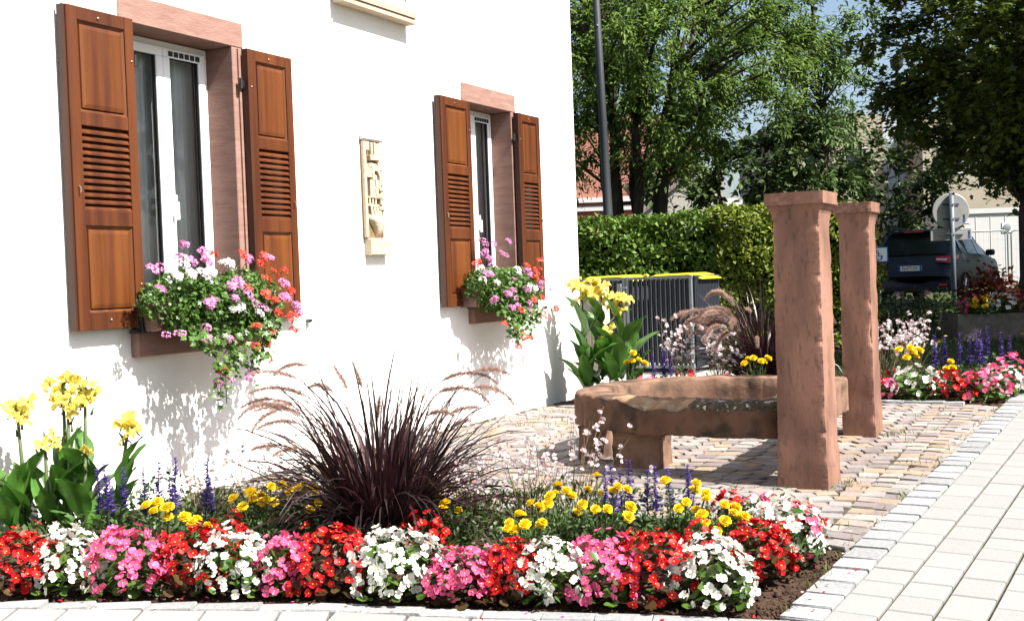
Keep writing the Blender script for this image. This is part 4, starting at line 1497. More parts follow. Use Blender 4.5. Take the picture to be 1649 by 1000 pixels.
def fountain_grass(x, y, h, spread, n, plumes, label, base=.09):
    root = empty('fountain_grass', (x, y, gz(x, y) + .002), 0, label, 'ornamental grass', 'dark purple fountain grasses')
    tag(inst('blades', grass_blades(n, h, spread, base), root), kind='stuff')
    for pz in plumes:
        plume(root, *pz)
    return root
PI = math.pi
pls = [(PI + .15, .22, 1.10, .24, 1.5), (PI - .35, .16, 1.08, .22, 1.6), (PI + .4, .30, 1.04, .24, 1.6), (.05, .16, 1.08, .26, 1.8), (.3, .26, 1.02, .22, 1.7), (PI - .1, .30, 1.02, .22, 1.7), (PI + .25, .34, .98, .20, 1.8), (PI - .45, .24, 1.00, .20, 1.9), (PI + .5, .42, .90, .20, 1.7), (PI, .48, .92, .22, 1.5), (PI + .1, .55, .86, .20, 1.5),
       (PI - .2, .60, .80, .18, 1.4), (PI - .8, .20, .96, .18, 1.9), (PI + .35, .62, .78, .18, 1.3), (-.1, .24, 1.00, .24, 2.1), (.15, .20, .98, .22, 1.9), (-.3, .38, .78, .18, 1.6), (.1, .50, .74, .17, 1.7),
       (-1.5, .06, .80, .13, .3), (-1.9, .10, .68, .11, .5), (PI - .3, .10, .84, .13, .4), (PI + .05, .40, .96, .2, 1.6), (PI + .9, .5, .7, .16, 1.5), (-.6, .2, .82, .14, 1.4)]
fountain_grass(-.60, 5.17, 1.04, 1.0, 680, pls, 'large dark purple fountain grass with arching plumes at the centre of the front bed', .14)
pls2 = []
for k in range(28):
    pls2.append((PI + random.uniform(-.95, .75), random.uniform(.15, .55), random.uniform(.80, 1.18), .28, random.uniform(1.5, 2.2), .05, .022))
pls2 += [(-1.6, .2, 1.0, .2, 1.6, .05, .016), (-.4, .2, 1.0, .2, 1.8, .05, .016), (.1, .3, .95, .2, 1.8, .05, .016), (-2.0, .3, .8, .16, 1.8, .05, .016)]
fountain_grass(2.24, 10.55, 1.12, .95, 650, pls2, 'smaller dark fountain grass behind the basin next to the near pillar', .16)
tall = MB()

# --- window boxes and geraniums
boxm = mat('brown_window_box', (.12, .06, .045), rough=.5)
gerl = mat('geranium_leaf', (0.0411, 0.1010, 0.0134), (0.0898, 0.1720, 0.0299), rough=.42, spec=.45, tone=True, trans=.2)
gers = mat('geranium_stem', (.0816, .1156, .034), rough=.6)
gpm = {'pink': petalmat('geranium_pink', (.5904, .1968, .4264), .10, (.6068, .2952, .4756)), 'red': petalmat('geranium_red', (.6068, .0533, .0369), .10, (.6396, .0984, .0656)), 'white': petalmat('geranium_white', (.688, .6536, .6622), .04)}
def geranium_head(c, n):
    mb = MB()
    for i, p in enumerate(dome_points(n, .15, -.15)):
        nrm = (p + Vector((random.gauss(0, .25), random.gauss(0, .25), .15))).normalized()
        Rm = nrm.to_track_quat('Z', 'Y').to_matrix() @ Matrix.Rotation(random.uniform(0, 6.28), 3, 'Z')
        n0 = len(mb.v)
        for a, l in ((.35, .62), (-.35, .62), (2.0, .5), (-2.0, .5), (PI, .5)):
            c_, s_ = math.cos(a), math.sin(a)
            w = .19
            V = [(0, 0, 0), (c_ * l * .6 - s_ * w, s_ * l * .6 + c_ * w, .06), (c_ * l, s_ * l, .02), (c_ * l * .6 + s_ * w, s_ * l * .6 - c_ * w, .06)]
            mb.add(V, [(0, 1, 2), (0, 2, 3)])
        for k in range(n0, len(mb.v)):
            mb.v[k] = tuple(Rm @ Vector(mb.v[k]) + p * random.uniform(.75, 1.0))
    return mb.mesh('flower_head', gpm[c])
GH = {c: [geranium_head(c, k) for k in (13, 16, 11, 7)] for c in gpm}
def geranium_box(u0, u1, zs, heads, label, blabel, trail):
    bx = empty('window_box', wpt((u0 + u1) / 2, .115, .905), PI / 2 - YAW, blabel, 'planter', 'window boxes')
    L_ = (u1 - u0)
    b = MB()
    hw = L_ / 2 - .05
    V = [(-hw + .02, -.07, 0), (hw - .02, -.07, 0), (hw - .02, .07, 0), (-hw + .02, .07, 0), (-hw, -.085, .15), (hw, -.085, .15), (hw, .085, .15), (-hw, .085, .15),
         (-hw + .012, -.073, .15), (hw - .012, -.073, .15), (hw - .012, .073, .15), (-hw + .012, .073, .15), (-hw + .012, -.07, .12), (hw - .012, -.07, .12), (hw - .012, .07, .12), (-hw + .012, .07, .12)]
    b.add(V, [(3, 2, 1, 0)] + [(i + r, (i + 1) % 4 + r, (i + 1) % 4 + 4 + r, i + 4 + r) for r in (0, 4, 8) for i in range(4)] + [(12, 13, 14, 15)])
    b.build('box', boxm, bx)
    for x in (-hw * .6, hw * .6):
        MB().tube([(x, .115, .13), (x, -.09, .13), (x, -.095, .0), (x, .115, -.012)], .005, 5).build('bracket', blackiron, bx)
    root = empty('geranium', wpt((u0 + u1) / 2, .12, 1.03), PI / 2 - YAW, label, 'flower', 'trailing geraniums in window boxes')
    uc = (u0 + u1) / 2
    P, X, Hh, sz, st = [], [], [], [], MB()
    def leafat(u, w, z, out):
        P.append((u - uc, -(w - .12), z - 1.03))
        X.append((random.gauss(0, .6) + out[0], random.gauss(0, .6) - out[1], random.gauss(-.1, .5)))
        Hh.append((random.gauss(0, .5), -.6 + random.gauss(0, .5), .8))
        sz.append(random.uniform(.018, .034))
    for i in range(7800):
        v = rdir(1)[0]
        rr = random.random() ** .4
        u = uc + v[0] * rr * L_ * .52
        fr = (u - u0) / L_
        w = .17 + v[1] * rr * .175
        z = 1.045 - .03 * fr + v[2] * rr * (.165 + .03 * math.sin(fr * 9) + .05 * fr)
        if w < .02 or (z < .93 and w < .10):
            continue
        leafat(u, w, z, (v[0] * .4, v[1] * .4))
    for (ut, zt, wt, n) in trail:
        top = Vector((ut - uc, -.12, -.10))
        tip = Vector((ut - uc + random.uniform(-.05, .05), -(wt - .12), zt - 1.03))
        md = top.lerp(tip, .5) + Vector((0, -.06, .02))
        st.tube([top, md, tip], .003, 4)
        for k in range(int(n * 1.7)):
            t = random.random()
            p = top.lerp(md, t * 2) if t < .5 else md.lerp(tip, t * 2 - 1)
            sp = .055 * (1 - .55 * t)
            P.append((p.x + random.gauss(0, sp), p.y + random.gauss(0, sp * .6), p.z + random.gauss(0, .03)))
            X.append((random.gauss(0, .7), random.gauss(0, .7), -.3))
            Hh.append((random.gauss(0, .4), -.8, .6))
            sz.append(random.uniform(.025, .045))
    inst('foliage', leafmesh('foliage', MAPLE, P, X, Hh, sz, gerl), root)
    for c, lst in heads.items():
        lst = list(lst) + [(u_ + random.gauss(0, .035), min(.36, w_ + random.uniform(-.02, .03)), z_ + random.gauss(0, .03)) for (u_, w_, z_) in lst if random.random() < .6]
        for (u, w, z) in lst:
            p = Vector((u - uc, -(w - .12), z - 1.03))
            base = Vector((p.x * .85, p.y * .45, min(p.z - .06, p.z * .5)))
            if p.z > -.12:
                st.tube([base, base.lerp(p, .6) + Vector((0, 0, .01)), p], .0018, 4)
            e = Vector((random.gauss(0, .3), -.55 + random.gauss(0, .2), .75)).to_track_quat('Z', 'Y').to_euler()
            inst('flower_head', random.choice(GH[c]), root, p, e, (random.uniform(.023, .036), random.uniform(.023, .036), random.uniform(.016, .026)))
    tag(st.build('stems', gers, root), kind='stuff')
    return root
H1 = {'pink': [(4.668, 0.2, 1.341), (4.588, 0.24, 1.276), (4.789, 0.22, 1.307), (4.788, 0.25, 1.246), (4.368, 0.27, 1.218), (4.426, 0.27, 1.222), (4.352, 0.33, 1.116), (4.871, 0.33, 1.118), (4.943, 0.31, 1.147), (4.717, 0.33, 1.045), (5.054, 0.33, 1.021), (5.309, 0.33, 1.127), (5.341, 0.33, 1.034), (5.301, 0.24, 1.277), (5.128, 0.24, 1.268), (4.376, 0.33, 0.887), (4.666, 0.33, 0.908), (4.668, 0.33, 0.85), (4.816, 0.33, 0.841), (4.739, 0.33, 0.616), (4.99, 0.33, 0.628), (4.886, 0.33, 1.053), (5.438, 0.33, 0.948)],
      'red': [(5.084, 0.23, 1.29), (5.202, 0.26, 1.24), (5.38, 0.28, 1.196), (5.284, 0.29, 1.193), (5.181, 0.31, 1.152), (5.153, 0.33, 1.071), (5.227, 0.33, 1.033), (5.244, 0.33, 0.965), (5.341, 0.33, 0.919), (5.067, 0.33, 0.897), (5.181, 0.33, 0.859), (5.053, 0.33, 0.782), (5.0, 0.33, 1.111), (4.774, 0.33, 0.681), (5.144, 0.33, 0.713), (5.373, 0.33, 1.075), (5.388, 0.33, 0.857), (4.848, 0.23, 1.294)],
      'white': [(4.602, 0.26, 1.238), (4.515, 0.29, 1.179), (4.711, 0.28, 1.198), (4.772, 0.29, 1.189), (5.092, 0.33, 0.971), (4.941, 0.33, 1.007), (4.889, 0.33, 0.996), (4.901, 0.26, 1.245)]}
H2 = {'pink': [(7.95, 0.18, 1.378), (8.107, 0.17, 1.384), (8.371, 0.16, 1.41), (8.158, 0.21, 1.316), (7.811, 0.22, 1.3), (7.896, 0.24, 1.268), (7.866, 0.27, 1.217), (7.72, 0.31, 1.154), (8.106, 0.33, 1.103), (8.345, 0.33, 1.028), (8.005, 0.33, 0.998), (8.131, 0.33, 0.953), (8.368, 0.33, 0.909), (8.346, 0.33, 0.843), (8.064, 0.33, 0.883), (7.769, 0.33, 0.95), (8.418, 0.31, 1.146), (8.598, 0.33, 1.068), (8.649, 0.33, 0.846), (8.739, 0.33, 1.011)],
      'red': [(7.707, 0.25, 1.247), (8.464, 0.27, 1.214), (8.538, 0.3, 1.175), (8.648, 0.29, 1.182), (8.483, 0.33, 1.1), (8.635, 0.33, 1.097), (8.453, 0.33, 0.936), (8.605, 0.33, 0.946), (8.504, 0.33, 0.829), (8.219, 0.33, 0.858), (7.932, 0.33, 0.767), (8.113, 0.33, 0.715), (8.204, 0.33, 0.68), (8.165, 0.33, 0.581), (8.346, 0.33, 0.635), (8.861, 0.33, 0.853), (8.66, 0.33, 0.777)],
      'white': [(7.70, 0.28, 1.197), (8.272, 0.29, 1.185), (8.242, 0.31, 1.148), (8.46, 0.33, 1.025), (7.837, 0.33, 1.082)]}
geranium_box(4.40, 5.44, 0, H1, 'pink, white and red trailing geranium mass at the near window', 'brown window box under the near window, hidden by geraniums',
             [(4.74, .56, .33, 60), (4.85, .66, .33, 70), (4.98, .66, .33, 60), (5.1, .72, .33, 50), (5.2, .80, .33, 50), (4.6, .82, .30, 40), (4.76, .50, .32, 20)])
geranium_box(7.70, 8.80, 0, H2, 'pink and red trailing geranium mass at the farther window by the corner', 'brown window box under the farther window, hidden by geraniums',
             [(8.0, .74, .33, 60), (8.12, .66, .33, 70), (8.2, .60, .33, 60), (8.35, .68, .33, 60), (8.5, .76, .33, 50), (8.25, .72, .32, 60)])

# ================================================================== far bed behind the basin
G2 = 'flowers in the far bed'
FB = [(2.90, 9.06, .15, .24, 'red', 'bronze', 'red begonia at the left end of the bed right of the far pillar', 30), (2.82, 8.93, .12, .18, 'pink', 'green', 'low pink begonia next to the base of the far pillar', 22),
      (3.02, 8.84, .19, .30, 'white', 'green', 'big white begonia right of the far pillar, at the plaza edge', 62), (3.26, 8.76, .17, .26, 'red', 'bronze', 'red begonia between white and pink in the far bed', 44),
      (3.47, 8.68, .17, .27, 'pink', 'green', 'pink begonia in the far bed next to the kerb', 50), (3.66, 8.90, .15, .28, 'white', 'green', 'white begonia in the far bed right of the pink one', 34),
      (3.82, 9.10, .17, .33, 'pink', 'green', 'pink begonia at the outermost right end of the far bed', 40),
      (1.12, 9.95, .14, .26, 'pink', 'green', 'pink begonia behind the basin, right of the far canna', 26), (1.42, 9.80, .17, .26, 'red', 'bronze', 'red begonia behind the middle of the basin', 34),
      (1.70, 9.65, .12, .25, 'pink', 'green', 'pink begonia behind the basin next to the marigolds', 18), (.86, 9.98, .15, .25, 'white', 'green', 'white begonia at the foot of the far canna', 26),
      (2.28, 9.40, .15, .22, 'magenta', 'bronze', 'magenta begonia under the small fountain grass between the pillars', 26)]
for (x, y, r, h, c, l, lab, n) in FB:
    begonia(x, y, r, h, c, l, lab, n, None, G2, .027)
marigold(3.05, 9.12, .14, .32, [(-.08, -.04, .36), (.0, -.06, .37), (.08, -.03, .35), (.04, .05, .37)], 'yellow marigold on top of the big white begonia in the far bed', G2, .036)
marigold(3.33, 9.0, .10, .24, rheads(3, .08, .27), 'yellow marigold behind the far red begonia', G2, .03)
marigold(2.0, 9.75, .14, .24, [(-.10, -.05, .27), (-.03, -.06, .31), (.03, -.05, .28), (.10, .0, .30), (-.05, .05, .30)], 'yellow marigold behind the basin below the small fountain grass', G2, .036)
marigold(1.02, 10.1, .10, .30, [(.0, -.05, .42), (.05, .0, .36), (-.05, 0, .34)], 'yellow marigold right beside the far canna leaves', G2, .036)
salvia(3.55, 9.35, [(-.20, 0, .42), (-.12, .05, .40), (-.02, -.03, .44), (.08, .05, .40), (.13, -.03, .46), (.2, .05, .38)], 'purple salvia clump in the far bed behind the red and pink begonias', .22, .27, G2)
salvia(3.95, 9.75, [(-.12, 0, .40), (-.02, .05, .44), (.08, -.03, .40), (.16, 0, .36)], 'purple salvia at the right end of the far bed', .18, .24, G2)
salvia(1.28, 10.25, [(-.06, 0, .36), (.0, .02, .42), (.07, -.02, .40), (.03, .05, .36)], 'purple salvia behind the basin beside the far canna', .14, .22, G2)
gaura(1.50, 10.45, 26, .66, .24, 'white gaura spray in front of the left side of the bin screen', 3, (0, 0), .020, 200, group=G2)
gaura(1.83, 10.35, 28, .60, .24, 'white gaura spray in front of the right side of the bin screen', 3, (0, 0), .020, 200, group=G2)
gaura(3.05, 9.75, 34, .58, .30, 'white gaura spray behind the big white begonia in the far bed', 3, (.05, 0), .021, 240, group=G2)
gaura(3.45, 10.2, 28, .56, .28, 'white gaura spray behind the far salvia', 3, (0, 0), .020, 200, group=G2)

# ================================================================== bin enclosure
galv = mat('galvanised_steel', (.336, .36, .384), (.272, .296, .32), rough=.45, metal=.6, nscale=20)
slatm = mat('slate_slat', (.016, .020, .028), rough=.55, spec=.4)
slatedge = mat('slat_edge_grey', (.252, .266, .28), rough=.6)
beige = mat('beige_cabinet', (.45, .3975, .315), (.42, .3675, .285), rough=.6, nscale=3)
yellowlid = mat('yellow_plastic', (.624, .528, .024), rough=.4, spec=.5)
binbody = mat('grey_bin_plastic', (.05, .055, .06), rough=.5)
RZN = math.atan2(N.y, N.x)
enc = empty('bin_screen', (.62, 13.75, gz(.62, 13.75)), RZN, 'dark slatted bin enclosure with galvanised frame and latched gate', 'bin enclosure')
# local x along the front (towards the street), y backwards
EW, EH, ED = 1.56, 1.085, .92
gate = .76
for (x0, x1) in ((0.0, gate), (gate + .03, EW)):
    MB().box(x0, x1, -.02, .02, EH - .03, EH).build('top_rail', galv, enc)
    MB().box(x0, x1, -.02, .02, .06, .09).build('bottom_rail', galv, enc)
    n = int((x1 - x0) / .056)
    for k in range(n):
        x = x0 + .02 + (x1 - x0 - .04) * (k + .5) / n
        s = MB().box(x - .020, x + .013, -.012, .012, .09, EH - .03, 0)
        s.box(x + .0125, x + .0165, -.013, .010, .09, EH - .03, 1)
        s.build('slat', [slatm, slatedge], enc)
for x in (0.0, gate - .008, gate + .030, EW - .02):
    MB().box(x - .014, x + .014, -.024, .024, 0, EH + .003).build('post', galv, enc)
MB().box(gate - .085, gate - .030, -.045, -.024, EH - .20, EH - .07).build('latch_plate', galv, enc, bevel=.004)
MB().box(gate - .04, gate + .04, -.060, -.045, EH - .125, EH - .105).build('latch_bar', galv, enc, bevel=.003)
MB().box(EW - .02, EW + .02, .03, ED, EH - .03, EH).build('top_rail', slatm, enc)
for k in range(16):
    y = .04 + (ED - .06) * (k + .5) / 16
    MB().box(EW - .012, EW + .012, y - .022, y + .018, .06, EH - .03).build('slat', slatm, enc)
MB().box(-.3, EW, ED, ED + .03, .05, EH - .05).build('back_panel', slatm, enc)
def yellow_bin(x, y, rz, label):
    b = empty('wheelie_bin', (x, y, gz(x, y) + .006), rz, label, 'bin', 'yellow-lidded bins behind the screen')
    mb = MB()
    V = []
    for z, hx, hy in ((.08, .24, .26), (1.0, .30, .34)):
        V += [(-hx, -hy, z), (hx, -hy, z), (hx, hy, z), (-hx, hy, z)]
    mb.add(V, [(3, 2, 1, 0), (4, 5, 6, 7)] + [(i, (i + 1) % 4, 4 + (i + 1) % 4, 4 + i) for i in range(4)])
    mb.build('body', binbody, b, bevel=.02)
    lid = MB()
    pts = [(-.36, 1.035), (-.33, 1.055), (-.22, 1.085), (.20, 1.09), (.30, 1.065), (.36, 1.035)]
    V = [(x_ * .98, -.36, z) for x_, z in pts] + [(x_ * .94, -.28, z + .018) for x_, z in pts] + [(x_ * .94, .28, z + .02) for x_, z in pts] + [(x_ * .98, .38, z - .0) for x_, z in pts]
    F = [(r * 6 + i, r * 6 + i + 1, r * 6 + 7 + i, r * 6 + 6 + i) for r in range(3) for i in range(5)]
    F += [(5, 4, 3, 2, 1, 0), (18, 19, 20, 21, 22, 23), (0, 6, 12, 18), (23, 17, 11, 5), (0, 18, 23, 5)]
    lid.add(V, F)
    lid.build('lid', yellowlid, b, smooth=False)
    MB().box(-.33, -.27, -.40, -.36, 1.05, 1.11).build('lid_grip', yellowlid, b, bevel=.01)
    for s in (-.24, .24):
        o = MB().lathe([(.10, -.025), (.10, .025)], 14).build('wheel', rubber, b, rot=(0, PI / 2, 0), loc=(s, .25, .10))
    return b
yellow_bin(1.24, 13.98, RZN, 'yellow-lidded bin on the left behind the slatted screen')
yellow_bin(1.98, 13.62, RZN, 'yellow-lidded bin on the right behind the slatted screen')
cab = empty('utility_cabinet', (.73, 13.42, gz(.73, 13.42)), RZN, 'beige metal utility cabinet with two doors beside the house corner', 'cabinet')
MB().box(0, .33, 0, .2, .0, 1.0).build('body', beige, cab, bevel=.008)
MB().box(-.01, .34, -.012, .21, 1.0, 1.03).build('top', galv, cab, bevel=.004)
for k in range(2):
    MB().box(.055 + k * .14, .175 + k * .14, -.010, -.001, .10, .96).build('door', beige, cab, bevel=.004)
    MB().lathe([(.03, 0), (.03, .006)], 10).build('meter_window', galv, cab, rot=(PI / 2, 0, 0), loc=(.115 + k * .14, -.012, .84))
MB().box(.0, .045, -.006, -.001, .05, .96).build('hinge_strip', mat('tan_strip', (.36, .29, .20), rough=.7), cab)

# ================================================================== hedges, trees
bark = mat('dark_bark', (.060, .048, .038), (.035, .028, .022), rough=.95, spec=.1, nscale=14, stretch=(1, 1, .3), bump=.8, bscale=30)
corem = mat('hedge_twigs', (.016, .020, .008), rough=1.0, spec=0)
hl1 = mat('hedge_leaf', (0.0505, 0.1056, 0.0147), (0.1285, 0.2020, 0.0294), rough=.55, spec=.22, tone=True, trans=.2)
hl2 = mat('pale_hedge_leaf', (0.0765, 0.1190, 0.0136), (0.2040, 0.2380, 0.0298), rough=.55, spec=.22, tone=True, trans=.22)
def hedge(x0, x1, y0, y1, zt, n, m, label, ls=.055, wob=.05):
    root = empty('hedge', ((x0 + x1) / 2, (y0 + y1) / 2, gz((x0 + x1) / 2, y0)), 0, label, 'hedge', 'clipped hedges behind the bins')
    hx, hy = (x1 - x0) / 2, (y1 - y0) / 2
    MB().box(-hx + .14, hx - .14, -hy + .16, hy - .14, 0, zt - .16).build('twigs', corem, root)
    P, X, Hh, sz = [], [], [], []
    A = [(2 * hx * zt, 0), (2 * hx * 2 * hy, 1), (2 * hy * zt, 2), (2 * hy * zt * .6, 3)]
    tot = sum(a for a, _ in A)
    for a, k in A:
        c = int(n * a / tot)
        for i in range(c):
            dpt = abs(random.gauss(0, .06)) - .02
            if k == 0:
                p = [random.uniform(-hx, hx), -hy, random.uniform(0.0, zt)]
                nn = (0, -1, .25)
            elif k == 1:
                p = [random.uniform(-hx, hx), random.uniform(-hy, hy), zt]
                nn = (0, -.1, 1)
            elif k == 2:
                p = [hx, random.uniform(-hy, hy), random.uniform(0, zt)]
                nn = (1, 0, .2)
            else:
                p = [-hx, random.uniform(-hy, hy), random.uniform(0, zt)]
                nn = (-1, 0, .2)
            lump = wob * (math.sin(p[0] * 5.1 + p[2] * 3.3) + math.sin(p[0] * 11 - p[2] * 7.7 + p[1] * 5) * .6 + math.sin(p[2] * 13 + p[0] * 2) * .5)
            q = [p[j] - nn[j] * (dpt - lump * .6) for j in range(3)]
            P.append(q)
            X.append((random.gauss(0, .7) + nn[0] * .5, random.gauss(0, .7) + nn[1] * .5, random.gauss(0, .7) + .1))
            Hh.append((nn[0] + random.gauss(0, .55), nn[1] + random.gauss(0, .55), nn[2] + random.gauss(0, .55) + .35))
            sz.append(ls * random.uniform(.6, 1.35))
    # shoots that stick out of the top
    for i in range(int(n * .03)):
        b = (random.uniform(-hx, hx), random.uniform(-hy, hy * .2))
        hh = random.uniform(.02, .12)
        for j in range(4):
            P.append((b[0] + random.gauss(0, .01), b[1] + random.gauss(0, .01), zt + hh * j / 4))
            X.append((random.gauss(0, .8), random.gauss(0, .8), .6))
            Hh.append((random.gauss(0, .5), random.gauss(0, .5), 1))
            sz.append(ls * random.uniform(.6, 1.1))
    inst('leaves', leafmesh('leaves', LEAF4, P, X, Hh, sz, m), root)
    return root
hedge(-1.2, 2.75, 15.5, 16.6, 1.75, 24000, hl1, 'dark green clipped hedge behind the bin enclosure', .075, .09)
hedge(2.72, 4.75, 15.35, 16.6, 1.82, 16000, hl2, 'yellow-green clipped hedge behind the stone pillars', .072, .10)

def tree(name, base, crown, label, m, leaf, nlimb, nclump, twigs, per, ls, stems, tr_r, droop=.25, seed=1, tpl=LEAF6, clump_r=.5, shell=(.25, 1.0), group='trees behind the hedge', trunk_h=None, gap=0.0):
    """crown = (cx, cy, cz, rx, ry, rz) relative to base"""
    r = np.random.default_rng(seed)
    rd = random.Random(seed)
    root = empty(name, base, 0, label, 'tree', group)
    cx, cy, cz, rx, ry, rz = crown
    tk = MB()
    clumps = []
    for i in range(nclump):
        v = norm(r.normal(size=3))
        q = shell[0] + (shell[1] - shell[0]) * r.random() ** .5
        c = Vector((cx + v[0] * q * rx, cy + v[1] * q * ry, cz + v[2] * q * rz))
        clumps.append(c)
    th = trunk_h or .9
    tips = []
    for s in range(stems):
        a = 2 * PI * s / stems + rd.uniform(-.3, .3)
        b0 = Vector((math.cos(a) * tr_r * (1.2 if stems > 1 else 0), math.sin(a) * tr_r * (1.2 if stems > 1 else 0), -.1))
        tp_ = Vector((cx + math.cos(a) * rx * (.38 if stems > 1 else .05), cy + math.sin(a) * ry * (.38 if stems > 1 else .05), cz + rz * (.45 if stems > 1 else .75)))
        pts = []
        for k in range(8):
            t = k / 7
            p = b0.lerp(tp_, t)
            if stems > 1:
                o = t ** 1.25
                p = Vector((b0.x + (tp_.x - b0.x) * o, b0.y + (tp_.y - b0.y) * o, b0.z + (tp_.z - b0.z) * t))
            p += Vector((rd.gauss(0, .05), rd.gauss(0, .05), 0)) * (1 if 0 < k else 0)
            pts.append(p)
        rr = tr_r * (.62 if stems > 1 else 1)
        tk.tube(pts, [rr * (1 - .82 * (k / 7)) * (1.15 if k == 0 else 1) for k in range(8)], 8)
        tips.append(pts)
    for c in clumps:
        best = None
        for pts in tips:
            for k in range(2, 8):
                p = pts[k]
                if p.z > c.z - .15 and k > 2:
                    continue
                dd = (p - c).length + (0.6 if p.z > c.z else 0)
                if best is None or dd < best[0]:
                    best = (dd, p, k)
        p, k = best[1], best[2]
        L_ = (c - p).length
        md = p.lerp(c, .5) + Vector((rd.gauss(0, .06), rd.gauss(0, .06), .08 * L_))
        r0 = max(.010, min(.045, .016 * L_)) * (tr_r / .14)
        tk.tube([p, p.lerp(md, .55), md, md.lerp(c, .6) + Vector((0, 0, .02)), c], [r0, r0 * .85, r0 * .62, r0 * .42, r0 * .25], 5, cap=False)
    P, X, Hh, sz, tone = [], [], [], [], []
    for c in clumps:
        outd = Vector(((c.x - cx) / rx, (c.y - cy) / ry, (c.z - cz) / rz))
        ct = rd.random()
        cr = clump_r * rd.uniform(.7, 1.3)
        for t_ in range(twigs):
            dv = (Vector(tuple(r.normal(size=3))) * .8 + outd * .8 + Vector((0, 0, .15))).normalized()
            l = cr * rd.uniform(.5, 1.1)
            e = c + dv * l + Vector((0, 0, -droop * l))
            if t_ % 3 == 0:
                tk.tube([c, c.lerp(e, .5) + Vector((0, 0, .05 * l)), e], [.007, .005, .002], 3, cap=False)
            for q in range(per):
                f = rd.random()
                p = c.lerp(e, f) + Vector((rd.gauss(0, .05), rd.gauss(0, .05), rd.gauss(0, .05) + .05 * l * math.sin(f * PI)))
                P.append(p)
                X.append((dv.x + rd.gauss(0, .6), dv.y + rd.gauss(0, .6), dv.z * .3 - droop + rd.gauss(0, .4)))
                Hh.append((rd.gauss(0, .5), rd.gauss(0, .5), 1))
                sz.append(ls * rd.uniform(.6, 1.3))
                tone.append(min(1, max(0, .5 * ct + .5 * rd.random())))
    tk.build('trunk', bark, root, smooth=True)
    inst('crown', leafmesh('crown', tpl, P, X, Hh, sz, m, np.array(tone)), root)
    return root
tl1 = mat('cherry_leaf', (0.0688, 0.1239, 0.0220), (0.1561, 0.2387, 0.0459), rough=.55, spec=.22, tone=True, trans=.35)
tl2 = mat('slim_tree_leaf', (0.0619, 0.1149, 0.0283), (0.1238, 0.1945, 0.0575), rough=.55, spec=.22, tone=True, trans=.22)
tl3 = mat('maple_leaf', (.03, .062, .010), (.15, .185, .026), rough=.45, spec=.35, tone=True, trans=.22)
tl4 = mat('shade_leaf', (0.0255, 0.0510, 0.0119), (0.0638, 0.0935, 0.0213), rough=.5, spec=.3, tone=True, trans=.15)
tree('spreading_tree', (2.15, 20.5, .1), (.35, .3, 5.15, 2.85, 2.5, 2.45), 'broad many-stemmed leafy tree behind the hedge, beside the house corner', tl1, None, 0, 170, 22, 14, .108, 8, .20, .40, 5, NARROW, .60, (.30, 1.0))
tree('slender_tree', (6.85, 25.5, .15), (-.1, .2, 5.3, 1.25, 1.2, 3.3), 'slender airy tree with a thin trunk between two larger trees', tl2, None, 0, 75, 14, 10, .135, 1, .13, .50, 9, NARROW, .50, (.15, 1.0))
tree('maple_tree', (7.02, 16.2, .14), (.50, .4, 4.35, 2.25, 2.2, 2.15), 'dark maple tree at the right edge shading the parked car', tl3, None, 0, 215, 18, 11, .100, 1, .16, .15, 14, MAPLE, .55, (.35, 1.0))
tree('shade_tree', (8.75, 11.6, .1), (0, 0, 4.5, 2.9, 2.7, 2.1), 'leafy tree right of the street that throws the shade over the lawn', tl4, None, 0, 120, 14, 9, .17, 1, .18, .2, 21, LEAF6, .65, (.2, 1.0), 'trees along the right side of the street')
tree('shade_tree', (13.3, 25.8, .2), (0, 0, 4.7, 3.4, 3.4, 2.3), 'dark leafy tree right of the parked car', tl4, None, 0, 200, 14, 9, .19, 1, .2, .2, 25, LEAF6, .7, (.2, 1.0), 'trees along the right side of the street')
tree('background_tree', (4.6, 26.0, .2), (.4, 0, 2.6, 2.3, 1.6, 1.5), 'dark bushy tree low behind the spreading tree', tl4, None, 0, 60, 14, 9, .16, 3, .10, .25, 31, LEAF6, .6, (.2, 1.0))
tree('background_tree', (9.3, 31.0, .25), (0, 0, 2.7, 2.4, 1.6, 2.2), 'dark bushy tree behind the slender tree and lamp pole', tl4, None, 0, 60, 14, 9, .17, 2, .10, .25, 33, LEAF6, .65, (.2, 1.0))
tree('background_tree', (19.5, 33.0, .3), (0, 0, 3.2, 2.6, 1.8, 2.6), 'leafy tree beside the white site cabin at the right edge', tl2, None, 0, 60, 14, 9, .19, 1, .14, .25, 35, LEAF6, .65, (.2, 1.0))

